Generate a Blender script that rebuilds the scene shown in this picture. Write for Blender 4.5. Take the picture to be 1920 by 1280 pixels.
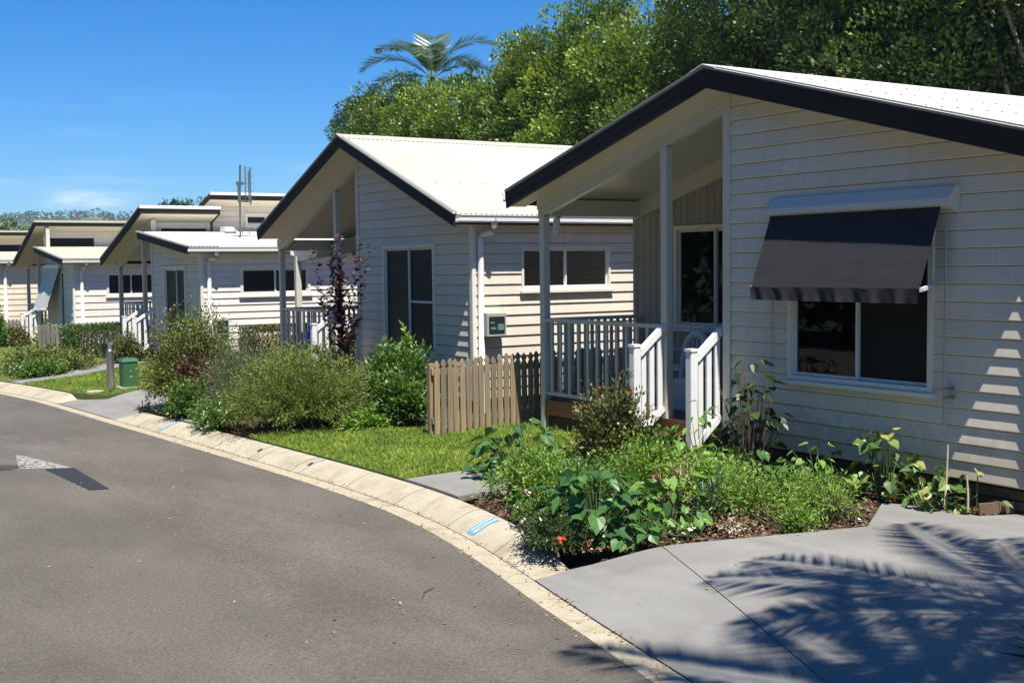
import bpy, math, random
import numpy as np
from mathutils import Vector, Matrix
for _o in list(bpy.data.objects): bpy.data.objects.remove(_o)
SC = bpy.context.scene
COL = SC.collection
RS = np.random.RandomState
# ------------------------------------------------------------------ camera
cam_d = bpy.data.cameras.new('camera')
cam_d.sensor_width = 36.0
cam_d.lens = 36.0 * 2278.814 / 1920.0
cam_d.clip_start = 0.1
cam_d.clip_end = 12000
cam = bpy.data.objects.new('camera', cam_d); COL.objects.link(cam)
_r = Vector((0.84681349, -0.53175895, -0.01180362))
_d = Vector((-0.0430386, -0.04638511, -0.99799604))
_f = Vector((0.53014582, 0.84562453, -0.0621657))
CAMZ = 2.1
M = Matrix.Identity(4)
for i in range(3):
    M[i][0] = _r[i]; M[i][1] = -_d[i]; M[i][2] = -_f[i]
M[2][3] = CAMZ
cam.matrix_world = M
SC.camera = cam
# ------------------------------------------------------------------ sky, sun, exposure
SUN = Vector((-0.22, -1.0, 2.25)).normalized()
SUN_EL = math.asin(SUN.z); SUN_AZ = math.atan2(SUN.x, SUN.y)
W = bpy.data.worlds.new('World'); SC.world = W; W.use_nodes = True
nt = W.node_tree
bg = nt.nodes['Background']
sky = nt.nodes.new('ShaderNodeTexSky'); sky.sky_type = 'NISHITA'; sky.sun_disc = False
sky.sun_elevation = SUN_EL; sky.sun_rotation = SUN_AZ
sky.altitude = 0; sky.air_density = 1.0; sky.dust_density = 0.15; sky.ozone_density = 3.0
hsv = nt.nodes.new('ShaderNodeHueSaturation'); hsv.inputs['Saturation'].default_value = 1.15
tint = nt.nodes.new('ShaderNodeMixRGB'); tint.blend_type = 'MULTIPLY'; tint.inputs[0].default_value = 1.0
tint.inputs[2].default_value = (0.64, 0.99, 1.44, 1)      # clear, deep blue subtropical sky
nt.links.new(sky.outputs[0], tint.inputs[1]); nt.links.new(tint.outputs[0], hsv.inputs['Color'])
# thin cirrus, laid out by direction in the sky
tc = nt.nodes.new('ShaderNodeTexCoord')
mp = nt.nodes.new('ShaderNodeMapping'); mp.inputs['Scale'].default_value = (2.6, 2.6, 26.0); mp.inputs['Location'].default_value = (3.3, 1.2, 0.4)
nt.links.new(tc.outputs['Generated'], mp.inputs['Vector'])
cn = nt.nodes.new('ShaderNodeTexNoise'); cn.inputs['Scale'].default_value = 1.6; cn.inputs['Detail'].default_value = 7; cn.inputs['Roughness'].default_value = 0.62
nt.links.new(mp.outputs[0], cn.inputs['Vector'])
cr = nt.nodes.new('ShaderNodeValToRGB')
cr.color_ramp.elements[0].position = 0.52; cr.color_ramp.elements[0].color = (0, 0, 0, 1)
cr.color_ramp.elements[1].position = 0.85; cr.color_ramp.elements[1].color = (0.8, 0.8, 0.8, 1)
nt.links.new(cn.outputs[0], cr.inputs[0])
sx = nt.nodes.new('ShaderNodeSeparateXYZ'); nt.links.new(tc.outputs['Generated'], sx.inputs[0])
hr = nt.nodes.new('ShaderNodeValToRGB')      # clouds only low in the sky, all the way round
e = hr.color_ramp.elements
e[0].position = 0.0; e[0].color = (1, 1, 1, 1); e[1].position = 0.16; e[1].color = (0, 0, 0, 1)
nt.links.new(sx.outputs['Z'], hr.inputs[0])
mu = nt.nodes.new('ShaderNodeMath'); mu.operation = 'MULTIPLY'
nt.links.new(cr.outputs[0], mu.inputs[0]); nt.links.new(hr.outputs[0], mu.inputs[1])
# one small cirrus patch low over the hills
m2 = nt.nodes.new('ShaderNodeMapping'); m2.vector_type = 'TEXTURE'; m2.inputs['Location'].default_value = (0.222, 0.974, 0.0535); m2.inputs['Scale'].default_value = (0.055, 0.055, 0.013)
nt.links.new(tc.outputs['Generated'], m2.inputs['Vector'])
ln_ = nt.nodes.new('ShaderNodeVectorMath'); ln_.operation = 'LENGTH'; nt.links.new(m2.outputs[0], ln_.inputs[0])
r2 = nt.nodes.new('ShaderNodeMapRange'); r2.interpolation_type = 'SMOOTHSTEP'; r2.inputs['From Min'].default_value = 1.0; r2.inputs['From Max'].default_value = 0.0
nt.links.new(ln_.outputs['Value'], r2.inputs['Value'])
c2 = nt.nodes.new('ShaderNodeTexNoise'); c2.inputs['Scale'].default_value = 26; c2.inputs['Detail'].default_value = 6; c2.inputs['Roughness'].default_value = 0.65
m3 = nt.nodes.new('ShaderNodeMapping'); m3.inputs['Scale'].default_value = (1, 1, 4); nt.links.new(tc.outputs['Generated'], m3.inputs['Vector']); nt.links.new(m3.outputs[0], c2.inputs['Vector'])
r3 = nt.nodes.new('ShaderNodeMapRange'); r3.inputs['From Min'].default_value = 0.38; r3.inputs['From Max'].default_value = 0.72
nt.links.new(c2.outputs[0], r3.inputs['Value'])
mm = nt.nodes.new('ShaderNodeMath'); mm.operation = 'MULTIPLY'; nt.links.new(r2.outputs[0], mm.inputs[0]); nt.links.new(r3.outputs[0], mm.inputs[1])
ad = nt.nodes.new('ShaderNodeMath'); ad.operation = 'ADD'; ad.use_clamp = True; nt.links.new(mu.outputs[0], ad.inputs[0]); nt.links.new(mm.outputs[0], ad.inputs[1]); mu = ad
mx = nt.nodes.new('ShaderNodeMixRGB'); mx.inputs['Color2'].default_value = (9.0, 10.6, 12.6, 1)
nt.links.new(mu.outputs[0], mx.inputs['Fac']); nt.links.new(hsv.outputs[0], mx.inputs['Color1'])
nt.links.new(mx.outputs[0], bg.inputs['Color'])
bg.inputs['Strength'].default_value = 0.056
sun_d = bpy.data.lights.new('sun', 'SUN'); sun_d.energy = 5.0; sun_d.angle = math.radians(0.53); sun_d.color = (1.0, 0.95, 0.865)
sun = bpy.data.objects.new('sun', sun_d); COL.objects.link(sun)
sun.rotation_euler = SUN.to_track_quat('Z', 'Y').to_euler(); sun.location = (0, -20, 40)
vs = SC.view_settings
vs.view_transform = 'Standard'; vs.look = 'None'; vs.gamma = 1.0; vs.use_curve_mapping = False
vs.exposure = 0.78
SC.cycles.use_denoising = True
SC.cycles.max_bounces = 7; SC.cycles.transparent_max_bounces = 12
SC.cycles.diffuse_bounces = 3; SC.cycles.glossy_bounces = 3; SC.cycles.transmission_bounces = 4
SC.cycles.sample_clamp_indirect = 6.0
# ------------------------------------------------------------------ materials
MATS = {}
def _new(name):
    m = bpy.data.materials.new(name); m.use_nodes = True
    MATS[name] = m
    return m, m.node_tree, m.node_tree.nodes['Principled BSDF']
def N(t, kind, **kw):
    n = t.nodes.new(kind)
    for k, v in kw.items(): setattr(n, k, v)
    return n
def noise(t, scale, detail=4, rough=0.6, vec=None, coord='Object', stretch=None):
    c = N(t, 'ShaderNodeTexCoord')
    src = c.outputs[coord]
    if stretch:
        m_ = N(t, 'ShaderNodeMapping'); m_.inputs['Scale'].default_value = stretch
        t.links.new(src, m_.inputs['Vector']); src = m_.outputs[0]
    n = N(t, 'ShaderNodeTexNoise')
    n.inputs['Scale'].default_value = scale; n.inputs['Detail'].default_value = detail; n.inputs['Roughness'].default_value = rough
    t.links.new(src, n.inputs['Vector'])
    return n.outputs[0]
def ramp(t, fac, stops):
    r = N(t, 'ShaderNodeValToRGB')
    el = r.color_ramp.elements
    while len(el) < len(stops): el.new(0.5)
    for e_, (p, c) in zip(el, stops):
        e_.position = p; e_.color = (c[0], c[1], c[2], 1)
    t.links.new(fac, r.inputs[0])
    return r.outputs[0]
def mixc(t, fac, a, b, mode='MIX'):
    m_ = N(t, 'ShaderNodeMixRGB'); m_.blend_type = mode
    for s, v in ((m_.inputs[0], fac), (m_.inputs[1], a), (m_.inputs[2], b)):
        if hasattr(v, 'is_linked'): t.links.new(v, s)
        elif isinstance(v, (int, float)): s.default_value = v
        else: s.default_value = (v[0], v[1], v[2], 1)
    return m_.outputs[0]
def bump(t, p, h, strength, dist=0.02):
    b = N(t, 'ShaderNodeBump'); b.inputs['Strength'].default_value = strength; b.inputs['Distance'].default_value = dist
    t.links.new(h, b.inputs['Height']); t.links.new(b.outputs[0], p.inputs['Normal'])
def scl(c, k): return tuple(min(1, x * k) for x in c)
def plain(name, c, rough=0.5, var=0.08, scale=6.0, metal=0.0, bmp=0.0, bscale=60, spec=0.5, stretch=None, objvar=0.0):
    m, t, p = _new(name)
    f = noise(t, scale, 5, 0.6, stretch=stretch)
    col = ramp(t, f, [(0.3, scl(c, 1 - var)), (0.7, scl(c, 1 + var))])
    if objvar:
        oi = N(t, 'ShaderNodeObjectInfo')
        k = ramp(t, oi.outputs['Random'], [(0, (1 - objvar,) * 3), (1, (1 + objvar * 0.6,) * 3)])
        col = mixc(t, 1.0, col, k, 'MULTIPLY')
    t.links.new(col, p.inputs['Base Color'])
    p.inputs['Roughness'].default_value = rough; p.inputs['Metallic'].default_value = metal
    p.inputs['Specular IOR Level'].default_value = spec
    if bmp: bump(t, p, noise(t, bscale, 3), bmp, 0.005)
    return m
def wallmat(name, c):
    m, t, p = _new(name)
    a = noise(t, 1.3, 5, 0.6); b = noise(t, 9.0, 4, 0.6, stretch=(1, 1, 0.12))
    col = ramp(t, a, [(0.25, scl(c, 0.93)), (0.75, scl(c, 1.03))])
    st = ramp(t, b, [(0.35, (0.9, 0.89, 0.86)), (0.6, (1, 1, 1))])
    col = mixc(t, 0.55, col, mixc(t, 1.0, col, st, 'MULTIPLY'))
    # splash dirt thrown up from the beds, ragged along its top
    tcz = N(t, 'ShaderNodeTexCoord'); sz_ = N(t, 'ShaderNodeSeparateXYZ'); t.links.new(tcz.outputs['Object'], sz_.inputs[0])
    nz_ = noise(t, 7, 6, 0.7); ma = N(t, 'ShaderNodeMath', operation='MULTIPLY_ADD'); t.links.new(nz_, ma.inputs[0]); ma.inputs[1].default_value = -0.9; t.links.new(sz_.outputs['Z'], ma.inputs[2])
    col = mixc(t, ramp(t, ma.outputs[0], [(0.0, (0.42, 0.42, 0.42)), (0.22, (0, 0, 0))]), col, (0.34, 0.28, 0.21))
    oi = N(t, 'ShaderNodeObjectInfo')
    k = ramp(t, oi.outputs['Random'], [(0, (0.95, 0.95, 0.95)), (1, (1.02, 1.02, 1.02))])
    t.links.new(mixc(t, 1.0, col, k, 'MULTIPLY'), p.inputs['Base Color'])
    p.inputs['Roughness'].default_value = 0.62; p.inputs['Specular IOR Level'].default_value = 0.3
    bump(t, p, noise(t, 45, 3, stretch=(0.15, 0.15, 1)), 0.12, 0.004)
wallmat('board_paint', (0.71, 0.645, 0.55))
wallmat('board_paint_cream', (0.74, 0.67, 0.52))
wallmat('board_paint_white', (0.76, 0.72, 0.655))
plain('trim_paint', (0.74, 0.71, 0.63), 0.42, 0.04, 4, bmp=0.05)
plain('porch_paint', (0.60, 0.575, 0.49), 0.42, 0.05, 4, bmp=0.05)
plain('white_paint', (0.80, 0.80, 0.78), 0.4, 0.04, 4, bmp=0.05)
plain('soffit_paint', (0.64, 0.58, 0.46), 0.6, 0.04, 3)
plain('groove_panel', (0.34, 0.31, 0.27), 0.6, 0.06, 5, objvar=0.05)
plain('charcoal_metal', (0.030, 0.027, 0.024), 0.62, 0.12, 3, spec=0.12)
plain('barge_cap_metal', (0.30, 0.29, 0.26), 0.4, 0.08, 4)
plain('roof_cream', (0.485, 0.462, 0.365), 0.42, 0.06, 1.2, spec=0.4, objvar=0.05)
plain('roof_white', (0.76, 0.75, 0.71), 0.40, 0.04, 1.2, spec=0.4, objvar=0.03)
plain('gutter_white', (0.72, 0.71, 0.67), 0.35, 0.05, 5)
plain('screw_grey', (0.22, 0.22, 0.22), 0.5, 0.1)
plain('pipe_white', (0.76, 0.74, 0.70), 0.38, 0.04, 5)
plain('deck_timber', (0.13, 0.048, 0.028), 0.45, 0.25, 5, stretch=(6, 0.6, 6), objvar=0.25, bmp=0.1)
plain('base_timber', (0.055, 0.042, 0.032), 0.8, 0.25, 6, objvar=0.2)
plain('aluminium_white', (0.70, 0.71, 0.70), 0.35, 0.04, 5)
plain('aluminium_grey', (0.30, 0.31, 0.32), 0.35, 0.08, 5, metal=0.6)
plain('screen_mesh', (0.008, 0.009, 0.010), 0.55, 0.2, 40, spec=0.25)
plain('blind_slats', (0.16, 0.16, 0.17), 0.6, 0.1, 8)
plain('curtain_cloth', (0.72, 0.74, 0.74), 0.9, 0.15, 6)
plain('dim_interior', (0.03, 0.03, 0.03), 0.9, 0.1, 3)  # near-black, so the dimness behind openings sits in the colour
plain('flower_print', (0.82, 0.80, 0.76), 0.8, 0.1, 6)
plain('awning_hood', (0.60, 0.60, 0.58), 0.32, 0.03, 5)
plain('stainless', (0.55, 0.55, 0.54), 0.28, 0.06, 20, metal=1.0, stretch=(1, 1, 0.1))
plain('green_plastic', (0.035, 0.12, 0.045), 0.45, 0.1, 5, bmp=0.1)
plain('blue_plastic', (0.01, 0.035, 0.42), 0.35, 0.05, 5)
plain('white_plastic', (0.66, 0.68, 0.70), 0.4, 0.03, 5)
plain('meter_grey', (0.36, 0.37, 0.33), 0.5, 0.06, 8)
plain('meter_dark', (0.02, 0.03, 0.03), 0.15, 0.3, 30)
plain('meter_green', (0.12, 0.25, 0.2), 0.4, 0.4, 40)
plain('antenna_metal', (0.10, 0.13, 0.135), 0.5, 0.25, 6, metal=0.3)
plain('canvas_pale', (0.62, 0.62, 0.60), 0.85, 0.07, 5, stretch=(6, 6, 0.6))
plain('canvas_grey', (0.26, 0.29, 0.29), 0.85, 0.1, 5)
plain('bark_grey', (0.20, 0.17, 0.13), 0.85, 0.3, 9, bmp=0.4, bscale=30, stretch=(3, 3, 0.7))
plain('bark_pale', (0.36, 0.33, 0.27), 0.8, 0.25, 9, bmp=0.3, bscale=30)
plain('stem_brown', (0.09, 0.065, 0.04), 0.8, 0.3, 12)
plain('stem_green', (0.07, 0.10, 0.03), 0.6, 0.3, 12)
plain('stem_purple', (0.05, 0.02, 0.02), 0.8, 0.3, 12)
plain('cane_pale', (0.48, 0.42, 0.30), 0.8, 0.2, 12)
plain('palm_trunk', (0.22, 0.20, 0.17), 0.85, 0.25, 5, bmp=0.4, bscale=14, stretch=(0.4, 0.4, 6))
plain('petal_red', (0.62, 0.05, 0.035), 0.6, 0.2, 20)
plain('petal_orange', (0.72, 0.12, 0.05), 0.6, 0.2, 20)
plain('petal_pink', (0.74, 0.48, 0.52), 0.6, 0.2, 20)
plain('petal_white', (0.78, 0.77, 0.66), 0.6, 0.1, 20)
plain('brick_edge', (0.20, 0.11, 0.07), 0.85, 0.25, 10, bmp=0.3)
plain('timber_edge', (0.16, 0.10, 0.06), 0.8, 0.3, 8, bmp=0.2)
# weathered fence timber: own tint on every picket
m, t, p = _new('fence_timber')
g1 = noise(t, 30, 6, 0.7, stretch=(1.5, 1.5, 0.07)); g2 = noise(t, 4, 4, 0.6)
oi = N(t, 'ShaderNodeObjectInfo')
c1 = ramp(t, g1, [(0.25, (0.17, 0.12, 0.06)), (0.55, (0.33, 0.255, 0.145)), (0.8, (0.42, 0.345, 0.22))])
c2 = mixc(t, ramp(t, g2, [(0.35, (0, 0, 0)), (0.7, (0.7, 0.7, 0.7))]), c1, (0.26, 0.235, 0.20))
t.links.new(mixc(t, 1.0, c2, ramp(t, oi.outputs['Random'], [(0, (0.72, 0.74, 0.76)), (0.5, (1, 0.97, 0.93)), (1, (1.2, 1.1, 1.0))]), 'MULTIPLY'), p.inputs['Base Color'])
p.inputs['Roughness'].default_value = 0.85; p.inputs['Specular IOR Level'].default_value = 0.2
bump(t, p, g1, 0.5, 0.004)
m, t, p = _new('fence_grey_timber')
g1 = noise(t, 30, 6, 0.7, stretch=(1.5, 1.5, 0.07)); oi = N(t, 'ShaderNodeObjectInfo')
c1 = ramp(t, g1, [(0.25, (0.15, 0.13, 0.12)), (0.8, (0.31, 0.285, 0.27))])
t.links.new(mixc(t, 1.0, c1, ramp(t, oi.outputs['Random'], [(0, (0.8, 0.8, 0.8)), (1, (1.15, 1.12, 1.1))]), 'MULTIPLY'), p.inputs['Base Color'])
p.inputs['Roughness'].default_value = 0.85
# asphalt: stone chip, worn wheel lanes, stains
m, t, p = _new('asphalt')
big = noise(t, 0.35, 5, 0.55); mid = noise(t, 1.1, 6, 0.65, stretch=(1, 0.4, 1)); chip = noise(t, 42, 5, 0.85); fine = noise(t, 120, 3, 0.8); speck = noise(t, 75, 2, 0.5); stain = noise(t, 0.8, 4, 0.5)
c1 = ramp(t, big, [(0.3, (0.104, 0.092, 0.077)), (0.7, (0.142, 0.127, 0.108))])
c1 = mixc(t, ramp(t, mid, [(0.42, (0, 0, 0)), (0.66, (0.75, 0.75, 0.75))]), c1, (0.082, 0.071, 0.060))
c1 = mixc(t, ramp(t, stain, [(0.62, (0, 0, 0)), (0.78, (0.6, 0.6, 0.6))]), c1, (0.055, 0.046, 0.040))
c1 = mixc(t, 1.0, c1, ramp(t, chip, [(0.32, (0.55, 0.55, 0.56)), (0.5, (1, 1, 1)), (0.68, (1.5, 1.48, 1.44))]), 'MULTIPLY')
c1 = mixc(t, 1.0, c1, ramp(t, fine, [(0.3, (0.7, 0.7, 0.7)), (0.7, (1.3, 1.29, 1.26))]), 'MULTIPLY')
c1 = mixc(t, ramp(t, speck, [(0.70, (0, 0, 0)), (0.75, (0.7, 0.7, 0.7))]), c1, (0.30, 0.28, 0.24))
c1 = mixc(t, ramp(t, speck, [(0.26, (0.75, 0.75, 0.75)), (0.31, (0, 0, 0))]), c1, (0.035, 0.030, 0.027))
t.links.new(c1, p.inputs['Base Color'])
p.inputs['Roughness'].default_value = 0.82; p.inputs['Specular IOR Level'].default_value = 0.35
bump(t, p, chip, 0.6, 0.01)
# kerb concrete: cream, stained, cracked towards the road
m, t, p = _new('kerb_concrete')
a = noise(t, 3.0, 6, 0.65); b = noise(t, 70, 3, 0.6); c = noise(t, 11, 6, 0.75)
c1 = ramp(t, a, [(0.28, (0.29, 0.245, 0.17)), (0.5, (0.395, 0.35, 0.265)), (0.75, (0.44, 0.40, 0.32))])
c1 = mixc(t, 1.0, c1, ramp(t, b, [(0.3, (0.85, 0.85, 0.84)), (0.7, (1.12, 1.12, 1.1))]), 'MULTIPLY')
c1 = mixc(t, ramp(t, c, [(0.62, (0, 0, 0)), (0.74, (0.55, 0.55, 0.55))]), c1, (0.16, 0.12, 0.075))
t.links.new(c1, p.inputs['Base Color']); p.inputs['Roughness'].default_value = 0.9; p.inputs['Specular IOR Level'].default_value = 0.2
bump(t, p, mixc(t, 0.5, a, b), 0.35, 0.01)
m, t, p = _new('gutter_concrete')
a = noise(t, 4.0, 6, 0.7); b = noise(t, 60, 3, 0.6)
v = N(t, 'ShaderNodeTexVoronoi'); v.feature = 'DISTANCE_TO_EDGE'; v.inputs['Scale'].default_value = 2.1
tcx = N(t, 'ShaderNodeTexCoord'); wn = N(t, 'ShaderNodeMixRGB'); wn.inputs[0].default_value = 0.12
nz = N(t, 'ShaderNodeTexNoise'); nz.inputs['Scale'].default_value = 5; t.links.new(tcx.outputs['Object'], nz.inputs['Vector'])
t.links.new(tcx.outputs['Object'], wn.inputs[1]); t.links.new(nz.outputs[1], wn.inputs[2]); t.links.new(wn.outputs[0], v.inputs['Vector'])
c1 = ramp(t, a, [(0.25, (0.25, 0.20, 0.13)), (0.45, (0.38, 0.33, 0.245)), (0.75, (0.43, 0.39, 0.31))])
c1 = mixc(t, ramp(t, v.outputs['Distance'], [(0.0, (0.5, 0.5, 0.5)), (0.014, (0, 0, 0))]), c1, (0.13, 0.10, 0.065))
c1 = mixc(t, 1.0, c1, ramp(t, b, [(0.3, (0.82, 0.82, 0.8)), (0.7, (1.15, 1.14, 1.1))]), 'MULTIPLY')
t.links.new(c1, p.inputs['Base Color']); p.inputs['Roughness'].default_value = 0.9; p.inputs['Specular IOR Level'].default_value = 0.2
bump(t, p, mixc(t, 0.5, a, b), 0.45, 0.012)
# broom-finished grey concrete
m, t, p = _new('drive_concrete')
a = noise(t, 0.9, 6, 0.6); b = noise(t, 7, 5, 0.6, stretch=(1.0, 0.12, 1)); c = noise(t, 120, 3, 0.6)
c1 = ramp(t, a, [(0.3, (0.195, 0.190, 0.178)), (0.7, (0.245, 0.239, 0.225))])
c1 = mixc(t, ramp(t, b, [(0.5, (0, 0, 0)), (0.8, (0.35, 0.35, 0.35))]), c1, (0.30, 0.295, 0.285))
c1 = mixc(t, 1.0, c1, ramp(t, c, [(0.3, (0.9, 0.9, 0.9)), (0.7, (1.08, 1.08, 1.08))]), 'MULTIPLY')
t.links.new(c1, p.inputs['Base Color']); p.inputs['Roughness'].default_value = 0.8; p.inputs['Specular IOR Level'].default_value = 0.3
bump(t, p, mixc(t, 0.5, b, c), 0.25, 0.004)
MATS['drive_concrete'].node_tree.nodes['Principled BSDF'].inputs['Base Color'].links
t = MATS['drive_concrete'].node_tree; p = t.nodes['Principled BSDF']; src = p.inputs['Base Color'].links[0].from_socket
st = noise(t, 1.7, 5, 0.6); ty = noise(t, 2.4, 4, 0.6, stretch=(1.6, 0.10, 1)); pit = noise(t, 55, 2, 0.5)
c1 = mixc(t, ramp(t, st, [(0.50, (0, 0, 0)), (0.72, (0.55, 0.55, 0.55))]), src, (0.155, 0.143, 0.125))
c1 = mixc(t, ramp(t, ty, [(0.54, (0, 0, 0)), (0.70, (0.45, 0.45, 0.45))]), c1, (0.15, 0.143, 0.135))
c1 = mixc(t, ramp(t, pit, [(0.24, (0.5, 0.5, 0.5)), (0.30, (0, 0, 0))]), c1, (0.09, 0.085, 0.08))
t.links.new(c1, p.inputs['Base Color'])
# mulch / soil
m, t, p = _new('mulch')
a = noise(t, 40, 6, 0.75); b = noise(t, 3, 4)
c1 = ramp(t, a, [(0.3, (0.035, 0.02, 0.012)), (0.55, (0.11, 0.065, 0.04)), (0.78, (0.24, 0.16, 0.11))])
t.links.new(mixc(t, 1.0, c1, ramp(t, b, [(0.3, (0.7, 0.7, 0.7)), (0.7, (1.15, 1.1, 1.05))]), 'MULTIPLY'), p.inputs['Base Color'])
p.inputs['Roughness'].default_value = 0.95; bump(t, p, a, 1.0, 0.03)
m, t, p = _new('turf')
a = noise(t, 60, 5, 0.7); b = noise(t, 1.5, 4)
c1 = ramp(t, a, [(0.3, (0.06, 0.09, 0.02)), (0.7, (0.13, 0.19, 0.04))])
t.links.new(mixc(t, ramp(t, b, [(0.4, (0, 0, 0)), (0.7, (0.4, 0.4, 0.4))]), c1, (0.12, 0.12, 0.04)), p.inputs['Base Color']); p.inputs['Roughness'].default_value = 0.95
bump(t, p, a, 1.0, 0.03)
m, t, p = _new('far_ground')
a = noise(t, 0.02, 5)
t.links.new(ramp(t, a, [(0.3, (0.05, 0.075, 0.025)), (0.7, (0.10, 0.12, 0.05))]), p.inputs['Base Color']); p.inputs['Roughness'].default_value = 1
m, t, p = _new('hill_grass')
a = noise(t, 0.006, 6, 0.6); b = noise(t, 0.03, 5, 0.65)
c1 = ramp(t, a, [(0.35, (0.075, 0.10, 0.04)), (0.65, (0.14, 0.17, 0.075))])
t.links.new(mixc(t, ramp(t, b, [(0.48, (0, 0, 0)), (0.58, (0.85, 0.85, 0.85))]), c1, (0.03, 0.05, 0.022)), p.inputs['Base Color']); p.inputs['Roughness'].default_value = 1
# worn paint on the road
def worn(name, c, lo, hi, sc):
    m, t, p = _new(name)
    p.inputs['Base Color'].default_value = (*c, 1); p.inputs['Roughness'].default_value = 0.75
    a = noise(t, sc, 6, 0.75)
    tr = N(t, 'ShaderNodeBsdfTransparent'); ms = N(t, 'ShaderNodeMixShader')
    t.links.new(ramp(t, a, [(lo, (0, 0, 0)), (hi, (1, 1, 1))]), ms.inputs[0])
    t.links.new(tr.outputs[0], ms.inputs[1]); t.links.new(p.outputs[0], ms.inputs[2])
    t.links.new(ms.outputs[0], t.nodes['Material Output'].inputs[0])
worn('road_white', (0.42, 0.41, 0.37), 0.44, 0.56, 22)
worn('road_black', (0.018, 0.020, 0.024), 0.25, 0.36, 14)
worn('kerb_blue', (0.10, 0.30, 0.42), 0.22, 0.36, 40)
worn('kerb_blue_faded', (0.20, 0.33, 0.44), 0.32, 0.52, 40)
worn('kerb_white', (0.55, 0.60, 0.60), 0.20, 0.34, 60)
# glass: tinted, clear through, mirror by Fresnel
m = bpy.data.materials.new('glass'); m.use_nodes = True; MATS['glass'] = m; t = m.node_tree
t.nodes.remove(t.nodes['Principled BSDF'])
tr = N(t, 'ShaderNodeBsdfTransparent'); tr.inputs[0].default_value = (0.74, 0.77, 0.77, 1)
gl = N(t, 'ShaderNodeBsdfGlossy'); gl.inputs['Roughness'].default_value = 0.02; gl.inputs[0].default_value = (0.9, 0.95, 1, 1)
fr = N(t, 'ShaderNodeFresnel'); fr.inputs[0].default_value = 1.5
ms = N(t, 'ShaderNodeMixShader')
t.links.new(fr.outputs[0], ms.inputs[0]); t.links.new(tr.outputs[0], ms.inputs[1]); t.links.new(gl.outputs[0], ms.inputs[2])
t.links.new(ms.outputs[0], t.nodes['Material Output'].inputs[0])
# woven awning fabric
m, t, p = _new('awning_fabric')
a = noise(t, 5, 4, 0.6, stretch=(0.4, 0.4, 2)); b = noise(t, 220, 2)
t.links.new(mixc(t, 1.0, ramp(t, a, [(0.3, (0.030, 0.030, 0.034)), (0.7, (0.038, 0.038, 0.043))]), ramp(t, b, [(0.3, (0.9, 0.9, 0.9)), (0.7, (1.1, 1.1, 1.1))]), 'MULTIPLY'), p.inputs['Base Color'])
p.inputs['Roughness'].default_value = 0.85; p.inputs['Specular IOR Level'].default_value = 0.15
bump(t, p, a, 0.15, 0.02)
# leaves: colour by a per-leaf tint; a little light passes through
def leafmat(name, stops, rough=0.5, trans=0.28, spec=0.4):
    m, t, p = _new(name)
    at = N(t, 'ShaderNodeAttribute'); at.attribute_name = 'tint'
    oi = N(t, 'ShaderNodeObjectInfo')
    n = len(stops)
    col = ramp(t, at.outputs['Fac'], [(i / (n - 1), c) for i, c in enumerate(stops)])
    t.links.new(col, p.inputs['Base Color']); p.inputs['Roughness'].default_value = rough; p.inputs['Specular IOR Level'].default_value = spec
    tl = N(t, 'ShaderNodeBsdfTranslucent'); t.links.new(mixc(t, 1.0, col, (1.25, 1.2, 0.6), 'MULTIPLY'), tl.inputs[0])
    ms = N(t, 'ShaderNodeMixShader'); ms.inputs[0].default_value = trans
    t.links.new(p.outputs[0], ms.inputs[1]); t.links.new(tl.outputs[0], ms.inputs[2])
    t.links.new(ms.outputs[0], t.nodes['Material Output'].inputs[0])
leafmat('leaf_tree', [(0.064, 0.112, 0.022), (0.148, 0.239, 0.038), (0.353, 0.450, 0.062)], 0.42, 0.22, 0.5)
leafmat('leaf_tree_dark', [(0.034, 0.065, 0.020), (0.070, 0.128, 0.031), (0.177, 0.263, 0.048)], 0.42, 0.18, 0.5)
leafmat('leaf_tree_blue', [(0.035, 0.079, 0.052), (0.061, 0.131, 0.070), (0.123, 0.210, 0.088)], 0.42, 0.18, 0.5)
leafmat('leaf_palm', [(0.063, 0.126, 0.049), (0.112, 0.196, 0.070), (0.196, 0.266, 0.098)], 0.35, 0.2, 0.6)
leafmat('leaf_needle', [(0.065, 0.094, 0.020), (0.123, 0.174, 0.032), (0.217, 0.275, 0.051)], 0.55, 0.25)
leafmat('leaf_needle_yellow', [(0.102, 0.145, 0.020), (0.174, 0.246, 0.029), (0.290, 0.362, 0.051)], 0.55, 0.25)
leafmat('leaf_grey_green', [(0.072, 0.109, 0.051), (0.116, 0.160, 0.080), (0.174, 0.217, 0.116)], 0.6, 0.2)
leafmat('leaf_red_green', [(0.145, 0.065, 0.043), (0.116, 0.131, 0.032), (0.160, 0.217, 0.043)], 0.5, 0.22)
leafmat('leaf_russet', [(0.080, 0.031, 0.022), (0.128, 0.061, 0.039), (0.096, 0.079, 0.031)], 0.5, 0.2)
leafmat('leaf_purple', [(0.022, 0.008, 0.012), (0.038, 0.014, 0.017), (0.072, 0.036, 0.026)], 0.4, 0.12)
leafmat('leaf_olive', [(0.047, 0.059, 0.019), (0.096, 0.108, 0.032), (0.176, 0.184, 0.056)], 0.45, 0.2)
leafmat('leaf_bright', [(0.080, 0.160, 0.022), (0.145, 0.261, 0.036), (0.246, 0.392, 0.058)], 0.5, 0.3)
leafmat('leaf_lime', [(0.107, 0.200, 0.028), (0.182, 0.311, 0.048), (0.279, 0.411, 0.083)], 0.5, 0.3)
leafmat('leaf_mid', [(0.041, 0.094, 0.017), (0.087, 0.174, 0.029), (0.145, 0.261, 0.043)], 0.42, 0.25)
leafmat('leaf_camellia', [(0.014, 0.034, 0.012), (0.026, 0.054, 0.017), (0.060, 0.096, 0.024)], 0.3, 0.12, 0.6)
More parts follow.
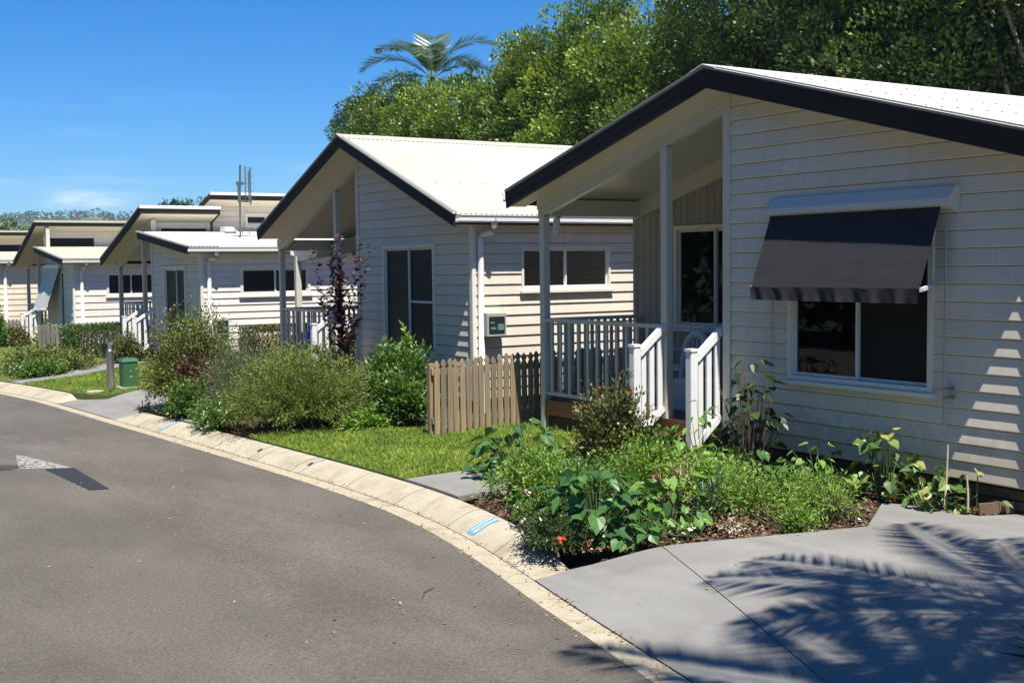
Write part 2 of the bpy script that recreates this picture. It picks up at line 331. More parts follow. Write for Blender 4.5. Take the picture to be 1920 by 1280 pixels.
leafmat('leaf_vine', [(0.072, 0.131, 0.043), (0.145, 0.232, 0.072), (0.435, 0.406, 0.116)], 0.5, 0.28)
leafmat('leaf_dry', [(0.16, 0.09, 0.045), (0.26, 0.16, 0.08), (0.40, 0.30, 0.18)], 0.8, 0.1)
leafmat('grass_blade', [(0.127, 0.192, 0.029), (0.229, 0.337, 0.043), (0.407, 0.493, 0.087)], 0.55, 0.3)
leafmat('bark_chip', [(0.05, 0.028, 0.017), (0.13, 0.075, 0.045), (0.26, 0.18, 0.12)], 0.95, 0.0, 0.1)
# one broad leaf, tinted per object
def objleaf(name, stops):
    m, t, p = _new(name)
    oi = N(t, 'ShaderNodeObjectInfo')
    col = ramp(t, oi.outputs['Random'], [(i / (len(stops) - 1), c) for i, c in enumerate(stops)])
    vein = noise(t, 14, 3)
    col = mixc(t, 1.0, col, ramp(t, vein, [(0.3, (0.82, 0.82, 0.82)), (0.7, (1.15, 1.15, 1.1))]), 'MULTIPLY')
    t.links.new(col, p.inputs['Base Color']); p.inputs['Roughness'].default_value = 0.4
    tl = N(t, 'ShaderNodeBsdfTranslucent'); t.links.new(mixc(t, 1.0, col, (1.25, 1.2, 0.6), 'MULTIPLY'), tl.inputs[0])
    ms = N(t, 'ShaderNodeMixShader'); ms.inputs[0].default_value = 0.28
    t.links.new(p.outputs[0], ms.inputs[1]); t.links.new(tl.outputs[0], ms.inputs[2])
    t.links.new(ms.outputs[0], t.nodes['Material Output'].inputs[0])
objleaf('broad_leaf_dark', [(0.033, 0.098, 0.029), (0.058, 0.156, 0.039), (0.098, 0.221, 0.052)])
objleaf('broad_leaf_lime', [(0.104, 0.221, 0.041), (0.156, 0.298, 0.052), (0.208, 0.343, 0.082)])
objleaf('broad_leaf_vine', [(0.065, 0.130, 0.039), (0.130, 0.234, 0.065), (0.208, 0.286, 0.078), (0.468, 0.416, 0.117)])
objleaf('broad_leaf_camellia', [(0.018, 0.039, 0.016), (0.033, 0.065, 0.021), (0.078, 0.156, 0.039)])
# ------------------------------------------------------------------ mesh helpers
HEX = [(0, 3, 2, 1), (4, 5, 6, 7), (0, 1, 5, 4), (1, 2, 6, 5), (2, 3, 7, 6), (3, 0, 4, 7)]
class MB:
    def __init__(s, f=None): s.v = []; s.f = []; s.map = f
    def hexa(s, pts):
        b = len(s.v); s.v += [tuple(q) for q in pts]
        s.f += [tuple(b + i for i in q) for q in HEX]; return s
    def box(s, x0, x1, y0, y1, z0, z1):
        return s.hexa([(x0, y0, z0), (x1, y0, z0), (x1, y1, z0), (x0, y1, z0), (x0, y0, z1), (x1, y0, z1), (x1, y1, z1), (x0, y1, z1)])
    def prism(s, poly, axis, a, b):
        def P(q, w):
            return {'x': (w, q[0], q[1]), 'y': (q[0], w, q[1]), 'z': (q[0], q[1], w)}[axis]
        n = len(poly); o = len(s.v)
        s.v += [P(q, a) for q in poly] + [P(q, b) for q in poly]
        s.f.append(tuple(o + i for i in reversed(range(n)))); s.f.append(tuple(o + n + i for i in range(n)))
        for i in range(n): s.f.append((o + i, o + (i + 1) % n, o + n + (i + 1) % n, o + n + i))
        return s
    def post(s, x0, x1, y0, y1, z0, z1, c=0.008):
        return s.prism([(x0 + c, y0), (x1 - c, y0), (x1, y0 + c), (x1, y1 - c), (x1 - c, y1), (x0 + c, y1), (x0, y1 - c), (x0, y0 + c)], 'z', z0, z1)
    def bar(s, p, q, w, h, up=(0, 0, 1)):
        p = Vector(p); q = Vector(q); d = (q - p).normalized(); u = Vector(up)
        sd = d.cross(u); sd = sd.normalized() if sd.length > 1e-6 else Vector((1, 0, 0)); u2 = sd.cross(d)
        a = sd * (w / 2); b = u2 * (h / 2)
        return s.hexa([p - a - b, p + a - b, p + a + b, p - a + b, q - a - b, q + a - b, q + a + b, q - a + b])
    def tube(s, pts, rad, n=8, cap=True):
        pts = [Vector(p) for p in pts]; rad = rad if isinstance(rad, (list, tuple)) else [rad] * len(pts)
        o = len(s.v); prev = None
        for i, p in enumerate(pts):
            d = (pts[min(i + 1, len(pts) - 1)] - pts[max(i - 1, 0)]).normalized()
            ref = Vector((0, 0, 1)) if abs(d.z) < 0.95 else Vector((1, 0, 0))
            a = d.cross(ref).normalized(); b = d.cross(a)
            for k in range(n):
                an = 2 * math.pi * k / n
                s.v.append(tuple(p + (a * math.cos(an) + b * math.sin(an)) * rad[i]))
        for i in range(len(pts) - 1):
            for k in range(n):
                s.f.append((o + i * n + k, o + i * n + (k + 1) % n, o + (i + 1) * n + (k + 1) % n, o + (i + 1) * n + k))
        if cap:
            s.f.append(tuple(o + k for k in range(n))); e_ = o + (len(pts) - 1) * n
            s.f.append(tuple(e_ + k for k in reversed(range(n))))
        return s
    def lathe(s, cx, cy, prof, n=16):
        o = len(s.v)
        for r, z in prof:
            for k in range(n):
                a = 2 * math.pi * k / n; s.v.append((cx + r * math.cos(a), cy + r * math.sin(a), z))
        for i in range(len(prof) - 1):
            for k in range(n):
                s.f.append((o + i * n + k, o + i * n + (k + 1) % n, o + (i + 1) * n + (k + 1) % n, o + (i + 1) * n + k))
        s.f.append(tuple(o + k for k in reversed(range(n)))); e_ = o + (len(prof) - 1) * n
        s.f.append(tuple(e_ + k for k in range(n)))
        return s
    def mesh(s, name, mat, org=(0, 0, 0), smooth=False):
        v = s.v if s.map is None else [s.map(*q) for q in s.v]
        me = bpy.data.meshes.new(name)
        me.from_pydata([(a - org[0], b - org[1], c - org[2]) for a, b, c in v], [], s.f)
        if mat: me.materials.append(MATS[mat])
        if smooth: me.polygons.foreach_set('use_smooth', [True] * len(me.polygons))
        me.update(); return me
    def build(s, name, mat, parent=None, smooth=False, kind=None):
        org = rootloc(parent)
        return put(name, s.mesh(name, mat, org, smooth), parent, kind=kind)
def rootloc(o):
    if o is None: return (0, 0, 0)
    while o.parent is not None: o = o.parent
    return tuple(o.location)
def put(name, me, parent=None, loc=None, rot=None, scale=None, kind=None):
    o = bpy.data.objects.new(name, me); COL.objects.link(o)
    if parent is not None: o.parent = parent
    if loc is not None:
        r = rootloc(parent) if parent is not None else (0, 0, 0)
        o.location = (loc[0] - r[0], loc[1] - r[1], loc[2] - r[2])
    if rot is not None: o.rotation_euler = rot
    if scale is not None: o.scale = scale if hasattr(scale, '__len__') else (scale,) * 3
    if kind: o['kind'] = kind
    return o
def tag(o, label, cat, group=None):
    o['label'] = label; o['category'] = cat
    if group: o['group'] = group
    return o
def thing(name, label, cat, loc, group=None):
    o = bpy.data.objects.new(name, None); COL.objects.link(o); o.location = loc; o.empty_display_size = 0.1
    return tag(o, label, cat, group)
def struct(o): o['kind'] = 'structure'; return o
def quads(name, V, mat, tint=None, parent=None, kind=None, nv=4):
    """V (n,nv,3) world points -> one mesh of n faces with a per-face tint"""
    V = np.asarray(V, dtype=np.float32); n = len(V)
    V = V - np.asarray(rootloc(parent), dtype=np.float32)
    me = bpy.data.meshes.new(name)
    me.vertices.add(n * nv); me.vertices.foreach_set('co', V.reshape(-1))
    me.loops.add(n * nv); me.loops.foreach_set('vertex_index', np.arange(n * nv, dtype=np.int32))
    me.polygons.add(n); me.polygons.foreach_set('loop_start', np.arange(0, n * nv, nv, dtype=np.int32))
    me.materials.append(MATS[mat])
    me.update(calc_edges=True)
    at = me.attributes.new('tint', 'FLOAT', 'FACE')
    at.data.foreach_set('value', np.asarray(tint if tint is not None else np.full(n, 0.5), dtype=np.float32))
    return put(name, me, parent, kind=kind)
def unit(a): return a / np.maximum(np.linalg.norm(a, axis=-1, keepdims=True), 1e-9)
def kites(P, D, Nn, L, Wd, fold=0.18, at=0.45):
    P = np.asarray(P); D = unit(np.asarray(D)); S = unit(np.cross(D, Nn)); N2 = np.cross(S, D)
    L = np.asarray(L)[:, None]; Wd = np.asarray(Wd)[:, None]
    mid = P + D * L * at
    return np.stack([P, mid + S * Wd / 2 + N2 * Wd * fold, P + D * L, mid - S * Wd / 2 + N2 * Wd * fold], 1)
def sph(rs, n): return unit(rs.normal(size=(n, 3)))
# ------------------------------------------------------------------ ground, road, kerb
_ty = [-8, -6, -2, 0, 2, 4, 5, 6.3, 7, 8, 9.2, 9.8, 10.6, 11.6, 12.6, 14.2, 16, 18, 20.9, 24.1, 30, 40, 60]
_tx = [1.2, 1.7, 2.6, 3.02, 3.4, 3.77, 3.97, 4.22, 4.37, 4.6, 4.79, 4.83, 4.84, 4.81, 4.75, 4.64, 4.51, 4.35, 4.14, 3.86, 3.1, 1.3, -3]
_gy = np.linspace(-8, 60, 1361); _gx = np.interp(_gy, _ty, _tx)
_k = np.ones(31) / 31; _gx = np.convolve(np.pad(_gx, 15, mode='edge'), _k, 'valid')
def XA(y): return float(np.interp(y, _gy, _gx))
def fall(y): return -0.02 * max(0.0, y - 22.0) if y < 52 else -0.6
def gz(x, y): return fall(y) + min(max(0.055 * (x - XA(y) - 0.57), 0.0), 0.2)
def roadz(x, y): return fall(y) - 0.122 + 0.012 * min(2.5, max(0.0, XA(y) - x))
import bmesh
def sheet(name, poly, zf, mat, step=0.5, skirt=0.0, parent=None):
    bm = bmesh.new()
    bm.faces.new([bm.verts.new((x, y, 0)) for x, y in poly])
    xs = [q[0] for q in poly]; ys = [q[1] for q in poly]
    for ax, lo, hi in ((0, min(xs), max(xs)), (1, min(ys), max(ys))):
        v = math.floor(lo / step) * step + step
        while v < hi - 1e-4:
            co = Vector((v + 1e-4, 0, 0)) if ax == 0 else Vector((0, v + 1e-4, 0)); no = Vector((1, 0, 0)) if ax == 0 else Vector((0, 1, 0))
            bmesh.ops.bisect_plane(bm, geom=bm.verts[:] + bm.edges[:] + bm.faces[:], plane_co=co, plane_no=no); v += step
    bmesh.ops.triangulate(bm, faces=bm.faces[:])
    for v in bm.verts: v.co.z = zf(v.co.x, v.co.y)
    if skirt:
        be = [e_ for e_ in bm.edges if e_.is_boundary]
        r = bmesh.ops.extrude_edge_only(bm, edges=be)
        for v in r['geom']:
            if isinstance(v, bmesh.types.BMVert): v.co.z -= skirt
    bmesh.ops.recalc_face_normals(bm, faces=bm.faces[:])
    me = bpy.data.meshes.new(name); bm.to_mesh(me); bm.free(); me.materials.append(MATS[mat])
    return put(name, me, parent)
# far ground to the horizon
struct(MB().hexa([(-900, -300, -3), (2600, -300, -3), (2600, 3000, -3), (-900, 3000, -3), (-900, -300, -1.4), (2600, -300, -1.4), (2600, 3000, -1.4), (-900, 3000, -1.4)]).build('ground', 'far_ground'))
# road surface
ys = list(np.arange(-8, 60.1, 0.5))
def strip(name, xa, xb, zf, mat, nx=8, parent=None):
    v = []; f = []
    for y in ys:
        for i in range(nx + 1):
            x = xa(y) + (xb(y) - xa(y)) * i / nx; v.append((x, y, zf(x, y)))
    for j in range(len(ys) - 1):
        for i in range(nx):
            a = j * (nx + 1) + i; f.append((a, a + 1, a + nx + 2, a + nx + 1))
    m_ = MB(); m_.v = v; m_.f = f
    return m_.build(name, mat, parent)
road = struct(strip('road', lambda y: -9.0, lambda y: XA(y) + 0.03, roadz, 'asphalt', 14))
struct(strip('verge', lambda y: -40.0, lambda y: -8.9, lambda x, y: fall(y) + 0.02, 'far_ground', 6))
_soil = (lambda: struct(strip('garden_soil', lambda y: XA(y) + 0.40, lambda y: 34.0, lambda x, y: gz(x, y) - (0.30 * max(0.0, (XA(y) + 0.95 - x))) - 0.02 - (0.22 if y < 7 else 0.10) * (1 - kh(y)) * (1 if x < XA(y) + 2.2 else 0), 'mulch', 60)))
# kerb and gutter, in cast lengths with open joints
kerb = struct(bpy.data.objects.new('kerb', None)); COL.objects.link(kerb)
def kh(y):      # kerb height: drops to nothing at the driveways
    def ss(a): a = min(1, max(0, a)); return a * a * (3 - 2 * a)
    return ss((y - 7.1) / 0.75) * (1 - ss((y - 18.15) / 0.6)) + ss((y - 21.2) / 0.6)
_soil()
GP = [(0.0, -0.124), (0.06, -0.120), (0.19, -0.132), (0.235, -0.136)]
KP = [(0.238, -0.132, 0), (0.265, -0.132, 0.14), (0.33, -0.132, 0.42), (0.41, -0.132, 0.72), (0.49, -0.132, 0.92), (0.575, -0.132, 1.0)]
def lofted(name, y0, y1, prof, mat, parent, zextra=0.0, dlo=None, dhi=None):
    n = max(2, int((y1 - y0) / 0.15)); v = []; f = []
    jr = RS(int(abs(y0) * 977))
    for j in range(n + 1):
        y = y0 + (y1 - y0) * j / n; k = kh(y); fl = fall(y)
        for i, q in enumerate(prof):
            z = q[1] if len(q) == 2 else q[1] + 0.120 * k * q[2]
            d = q[0] + (jr.uniform(-0.012, 0.006) if (len(q) == 2 and i == 0) else 0)
            v.append((XA(y) + d, y, z + fl + zextra))
        q = prof[-1]; v.append((XA(y) + q[0] + 0.004, y, fl - 0.26)); 
    w = len(prof) + 1
    for j in range(n):
        for i in range(w - 1):
            a = j * w + i; f.append((a, a + 1, a + w + 1, a + w))
    f.append(tuple(range(w))); f.append(tuple(reversed(range(n * w, n * w + w))))
    m_ = MB(); m_.v = v; m_.f = f
    return m_.build(name, mat, parent)
edges = [-8, -5, -2.4, -0.4, 1.2, 2.6, 3.9, 5.1, 6.15, 7.12, 8.0, 9.05, 10.2, 11.3, 12.6, 13.5, 14.8, 16.15, 17.5, 18.7, 20.1, 21.4, 22.5, 23.8, 25.2, 26.6, 28, 30, 33, 37, 42, 48, 54, 60]
for a, b in zip(edges[:-1], edges[1:]):
    lofted('gutter_length', a + 0.005, b - 0.004, GP, 'gutter_concrete', kerb)
    if not ((a + b) / 2 < 7.1 or 18.65 < (a + b) / 2 < 21.3):
        lofted('kerb_length', a + 0.009, b - 0.008, KP, 'kerb_concrete', kerb)
def kz(d, y, up=0.004):
    return float(np.interp(d, [q[0] for q in KP], [q[1] + 0.120 * kh(y) * q[2] for q in KP])) + fall(y) + up
def on_kerb(name, d0, d1, y0, y1, mat, parent, up=0.004, shear=0.0):
    v = []; f = []; n = 10
    for i in range(n + 1):
        d = d0 + (d1 - d0) * i / n
        for y in (y0 + shear * i / n, y1 + shear * i / n): v.append((XA(y) + d, y, kz(d, y, up)))
    for i in range(n): f.append((2 * i, 2 * i + 1, 2 * i + 3, 2 * i + 2))
    m_ = MB(); m_.v = v; m_.f = f
    return m_.build(name, mat, parent)
# stormwater outlets let into the kerb
for i, y in enumerate((12.42, 13.74)):
    s_ = thing('stormwater_outlet', ['grey metal outlet strip crossing kerb beside the middle of the lawn', 'grey metal outlet strip crossing kerb near the feathery shrubs'][i], 'drain outlet', (XA(y) + 0.35, y, 0), 'drain outlets in the kerb')
    on_kerb('plate', 0.245, 0.56, y - 0.035, y + 0.035, 'meter_grey', s_, 0.005)
    on_kerb('hole', 0.36, 0.42, y - 0.028, y + 0.02, 'meter_dark', s_, 0.009)
# painted house numbers on the kerb: 1 and 0 as strokes
def painted_number(y, blue, lab, faded):
    pn = thing('kerb_number', lab, 'painted number', (XA(y) + 0.4, y, -0.05), 'painted numbers on the kerb')
    on_kerb('panel', 0.27, 0.53, y - 0.075, y + 0.075, blue, pn, 0.004)
    on_kerb('digit', 0.30, 0.51, y + 0.022, y + 0.042, 'kerb_white', pn, 0.007)
    if not faded:
        on_kerb('digit', 0.47, 0.515, y + 0.018, y + 0.050, 'kerb_white', pn, 0.0085)
        for a, b, c, d in ((0.31, 0.50, -0.026, -0.012), (0.31, 0.50, -0.062, -0.048), (0.295, 0.325, -0.058, -0.016), (0.485, 0.515, -0.058, -0.016)):
            on_kerb('digit', a, b, y + c, y + d, 'kerb_white', pn, 0.007 if b - a > 0.1 else 0.0085)
    else:
        on_kerb('digit', 0.30, 0.50, y - 0.05, y - 0.032, 'kerb_white', pn, 0.007)
painted_number(8.62, 'kerb_blue', 'blue panel with white 10 painted on kerb beside the vegetable bed', False)
painted_number(16.75, 'kerb_blue_faded', 'faded blue painted panel on kerb beside the tall shrubs', True)
# worn turning arrow on the asphalt
ar = thing('road_arrow', 'worn white arrowhead with blacked-out tail painted on the asphalt', 'road marking', (2.75, 13.9, -0.1))
def flat(name, pts, mat, parent, up):
    m_ = MB(); m_.v = [(x, y, roadz(x, y) + up) for x, y in pts]; m_.f = [tuple(range(len(pts)))]
    return m_.build(name, mat, parent)
flat('arrowhead', [(2.64, 15.5), (2.46, 14.28), (2.99, 14.06)], 'road_white', ar, 0.006)
tp = [(2.71, 14.16)]
for i in range(9): tp += [(2.72 + 0.012 * i, 14.1 - 0.18 * i), (2.70 + 0.012 * i, 14.0 - 0.18 * i)]
tp += [(2.82, 12.5), (3.0, 12.47), (3.0, 14.06)]
flat('tail', tp, 'road_black', ar, 0.005)
# concrete drives and paths
def drvz(x, y):
    a = min(1, max(0, (x - XA(y) - 0.25) / 1.1)); a = a * a * (3 - 2 * a)
    return fall(y) + (-0.128) * (1 - a) + (gz(x, y) - fall(y) + 0.012) * a
def along(y0, y1, off, n=14): return [(XA(y0 + (y1 - y0) * i / n) + off, y0 + (y1 - y0) * i / n) for i in range(n + 1)]
drv = struct(bpy.data.objects.new('driveway', None)); COL.objects.link(drv)
JT = (5.57, 6.86); JB = (4.33, 3.6); JC = (3.72, 2.0)
sheet('slab', along(2.0, 7.15, 0.241) + [(4.95, 7.16), JT, (JB[0] - 0.006, JB[1]), (JC[0] - 0.006, JC[1])], drvz, 'drive_concrete', 0.3, 0.06, drv)
sheet('slab', [(JC[0] + 0.002, JC[1]), (JB[0] + 0.002, JB[1]), (JT[0] + 0.006, JT[1] - 0.003), (6.98, 6.18), (7.66, 6.63), (7.74, 6.29), (7.77, 5.80), (8.05, 5.60), (12, 5.3), (12, 0.6)] + along(0.6, 1.98, 0.241, 4), drvz, 'drive_concrete', 0.4, 0.06, drv)
sheet('slab', along(-7.5, 0.58, 0.25) + [(12, 0.58), (12, -7.5)], drvz, 'drive_concrete', 0.8, 0.06, drv)
dv2 = struct(bpy.data.objects.new('driveway_far', None)); COL.objects.link(dv2)
sheet('slab', along(18.45, 21.8, 0.25) + [(4.62, 21.8), (4.75, 21.3), (5.0, 20.72), (5.5, 20.85), (7.4, 21.0), (7.6, 18.6), (5.6, 18.3)], drvz, 'drive_concrete', 0.4, 0.05, dv2)
def slabz(x, y): return gz(x, y) + 0.012
for nm, pl in (('path_to_porch', along(9.55, 10.65, 0.585, 6) + [(6.6, 10.5), (7.58, 10.0), (7.58, 8.9), (6.4, 9.45)]),
               ('path_to_shed', along(16.3, 16.95, 0.585, 4) + [(5.6, 17.0), (6.6, 17.4), (6.6, 16.8), (5.6, 16.3)]),
               ('path_far', along(24.75, 25.45, 0.585, 4) + [(5.2, 25.7), (6.2, 27.4), (7.3, 27.6), (7.3, 26.7), (6.7, 26.3), (5.4, 25.0)])):
    struct(sheet(nm, pl, slabz, 'drive_concrete', 0.5, 0.05))
# lawns: turf sheet and blades
def inpoly(P, poly):
    x, y = P[:, 0], P[:, 1]; r = np.zeros(len(P), bool); n = len(poly)
    for i in range(n):
        x0, y0 = poly[i]; x1, y1 = poly[(i + 1) % n]
        c = ((y0 > y) != (y1 > y)) & (x < (x1 - x0) * (y - y0) / (y1 - y0 + 1e-12) + x0)
        r ^= c
    return r
def lawn(name, poly, n, seed, h=0.05, lab=''):
    struct(sheet(name, poly, lambda x, y: gz(x, y) + 0.004, 'turf', 0.6, 0.16))
    rs = RS(seed); a = np.array(poly); lo, hi = a.min(0) - 0.03, a.max(0) + 0.03
    P = rs.uniform(lo, hi, (n, 2)); P = P[inpoly(P, [(q[0] , q[1]) for q in poly])]
    z = np.array([gz(x, y) for x, y in P]); k = len(P)
    P3 = np.c_[P, z]; D = np.c_[rs.normal(0, 0.55, (k, 2)), np.ones(k)]
    patch = 0.5 + 0.5 * np.sin(P[:, 0] * 3.1 + 2 * np.sin(P[:, 1] * 1.7)) * np.sin(P[:, 1] * 2.3)
    L = h * np.where(rs.rand(k) < 0.06, 1.8, 1.0) * rs.uniform(0.5, 1.25, k) * (0.75 + 0.4 * patch)
    V = kites(P3, D, sph(rs, k), L, rs.uniform(0.006, 0.012, k), 0.1)
    o = quads('grass', V, 'grass_blade', np.clip(0.22 + 0.45 * patch + 0.25 * np.sin(P[:, 0] * 9 + 3 * np.sin(P[:, 1] * 6)) * np.sin(P[:, 1] * 7.7) + rs.normal(0, 0.24, k), 0, 1), kind='stuff')
    o['label'] = lab; o['category'] = 'grass'
lawn('lawn', along(10.68, 14.5, 0.59) + [(5.75, 14.6), (6.45, 14.0), (6.9, 13.4), (7.6, 12.9), (8.0, 12.4), (8.0, 10.6), (6.7, 10.55)], 62000, 3, 0.05, 'short green lawn grass between the kerb and the picket fence')
lawn('lawn_far', along(21.75, 24.7, 0.59) + [(5.4, 24.9), (6.9, 26.0), (7.2, 24), (7.2, 21.1), (5.5, 20.92), (5.0, 20.78), (4.86, 21.1)], 26000, 4, 0.06, 'short green grass around the bollard and green pillar')
lawn('lawn_farther', along(25.6, 40, 0.59) + [(7.0, 40), (7.0, 28.6), (6.0, 27.6), (5.1, 26.0)], 16000, 5, 0.08, 'strip of green grass before the farther houses')
# bark mulch chips, loose on the beds
def chips(name, poly, n, seed, lab, mat='bark_chip', size=(0.02, 0.06)):
    rs = RS(seed); a = np.array(poly); P = rs.uniform(a.min(0), a.max(0), (n, 2)); P = P[inpoly(P, poly)]; k = len(P)
    z = np.array([gz(x, y) for x, y in P]) + rs.uniform(-0.012, 0.012, k)
    D = np.c_[rs.normal(size=(k, 2)), rs.normal(0, 0.25, k)]
    V = kites(np.c_[P, z], D, np.c_[rs.normal(0, 0.4, (k, 2)), np.ones(k)], rs.uniform(size[0], size[1], k), rs.uniform(0.012, 0.028, k), 0.3, 0.5)
    o = quads(name, V, mat, rs.uniform(0, 1, k), kind='stuff'); o['label'] = lab; o['category'] = 'mulch'
BED = along(7.2, 9.5, 0.6, 6) + [(6.3, 9.4), (7.6, 8.8), (8.0, 7.0), (7.6, 6.6), (6.95, 6.22), (5.56, 6.9), (4.98, 7.2)]
chips('mulch', BED, 9000, 11, 'brown bark mulch under the vegetable bed plants')
chips('mulch', [(7.66, 6.66), (8.02, 6.9), (8.02, 5.66), (7.8, 5.82), (7.76, 6.3)], 1800, 12, 'brown bark mulch in the strip at the wall')
chips('mulch', along(13.9, 18.5, 0.6, 6) + [(6.5, 18.4), (7.2, 17), (7.0, 13.6), (6.4, 13.9), (5.6, 14.6)], 7000, 13, 'reddish bark mulch under the feathery shrubs')
# ------------------------------------------------------------------ houses
PITCH = 0.139
def wmap(axis, plane):
    """(a along wall, d outward from wall, z) -> world; front walls face -x, side walls face -y"""
    if axis == 'x': return lambda a, d, z: (plane - d, a, z)
    return lambda a, d, z: (a, plane - d, z)
LAP = 0.018
_jr = random.Random(77)
def cladding(house, axis, plane, a0, a1, zb, zt, openings, mat, pitch=PITCH, lim=None):
    """one object per board; lim(z) -> (lo, hi) clips boards under a sloping roof"""
    mp = wmap(axis, plane); z = zb; boards = []
    while z < zt - 0.01:
        z1 = min(z + pitch, zt)
        lo0 = lo1 = a0; hi0 = hi1 = a1
        if lim:
            l, h = lim(z); lo0 = max(a0, l); hi0 = min(a1, h)
            l, h = lim(z1); lo1 = max(a0, l); hi1 = min(a1, h)
            if hi0 - lo0 < 0.02: break
            if hi1 < lo1: lo1 = hi1 = (lo1 + hi1) / 2
        segs = [(lo0, hi0, lo1, hi1, z, z1)]
        for (oa, ob, oz0, oz1) in openings:
            if z1 > oz0 and z < oz1:
                ns = []
                for (l0, h0, l1, h1, q0, q1) in segs:
                    if ob <= l0 or oa >= h0: ns.append((l0, h0, l1, h1, q0, q1)); continue
                    if oa > l0 + 0.01: ns.append((l0, oa, min(l1, oa), oa, q0, q1))
                    if ob < h0 - 0.01: ns.append((ob, h0, ob, max(h1, ob), q0, q1))
                    m0, m1 = max(l0, oa), min(h0, ob)
                    if oz0 - q0 > 0.008: ns.append((m0, m1, m0, m1, q0, oz0))
                    if q1 - oz1 > 0.008: ns.append((m0, m1, m0, m1, oz1, q1))
                segs = ns
        js = []
        for sg in segs:                # butt joints between board lengths
            l0, h0, l1, h1, q0, q1 = sg
            if h0 - l0 > 1.7 and h1 - l1 > 1.7 and _jr.random() < 0.6:
                c = _jr.uniform(max(l0, l1) + 0.4, min(h0, h1) - 0.4)
                js += [(l0, c - 0.0015, l1, c - 0.0015, q0, q1), (c + 0.0015, h0, c + 0.0015, h1, q0, q1)]
            else: js.append(sg)
        segs = js
        for (l0, h0, l1, h1, q0, q1) in segs:
            def dz(zz): return LAP + (0.002 - LAP) * (zz - z) / pitch
            nb = q0 < z + 0.001        # has its moulded nose
            pr = [(-0.016, q0), (dz(q0) - (0.007 if nb else 0), q0), (dz(q0), q0 + (0.009 if nb else 0.001)), (dz(q1), q1 - 0.0065), (-0.010, q1 - 0.006), (-0.016, q1)]
            m_ = MB(mp); o_ = len(m_.v); e0 = []; e1 = []
            for d, zz in pr:
                tt = (zz - q0) / max(1e-6, q1 - q0); e0.append((l0 + (l1 - l0) * tt, d, zz)); e1.append((h0 + (h1 - h0) * tt, d, zz))
            m_.v = e0 + e1; n_ = len(pr); m_.f = [tuple(range(n_)), tuple(reversed(range(n_, 2 * n_)))] + [(i, (i + 1) % n_, n_ + (i + 1) % n_, n_ + i) for i in range(n_)]
            boards.append(m_.build('weatherboard', mat, house))
        z = z1
    return boards
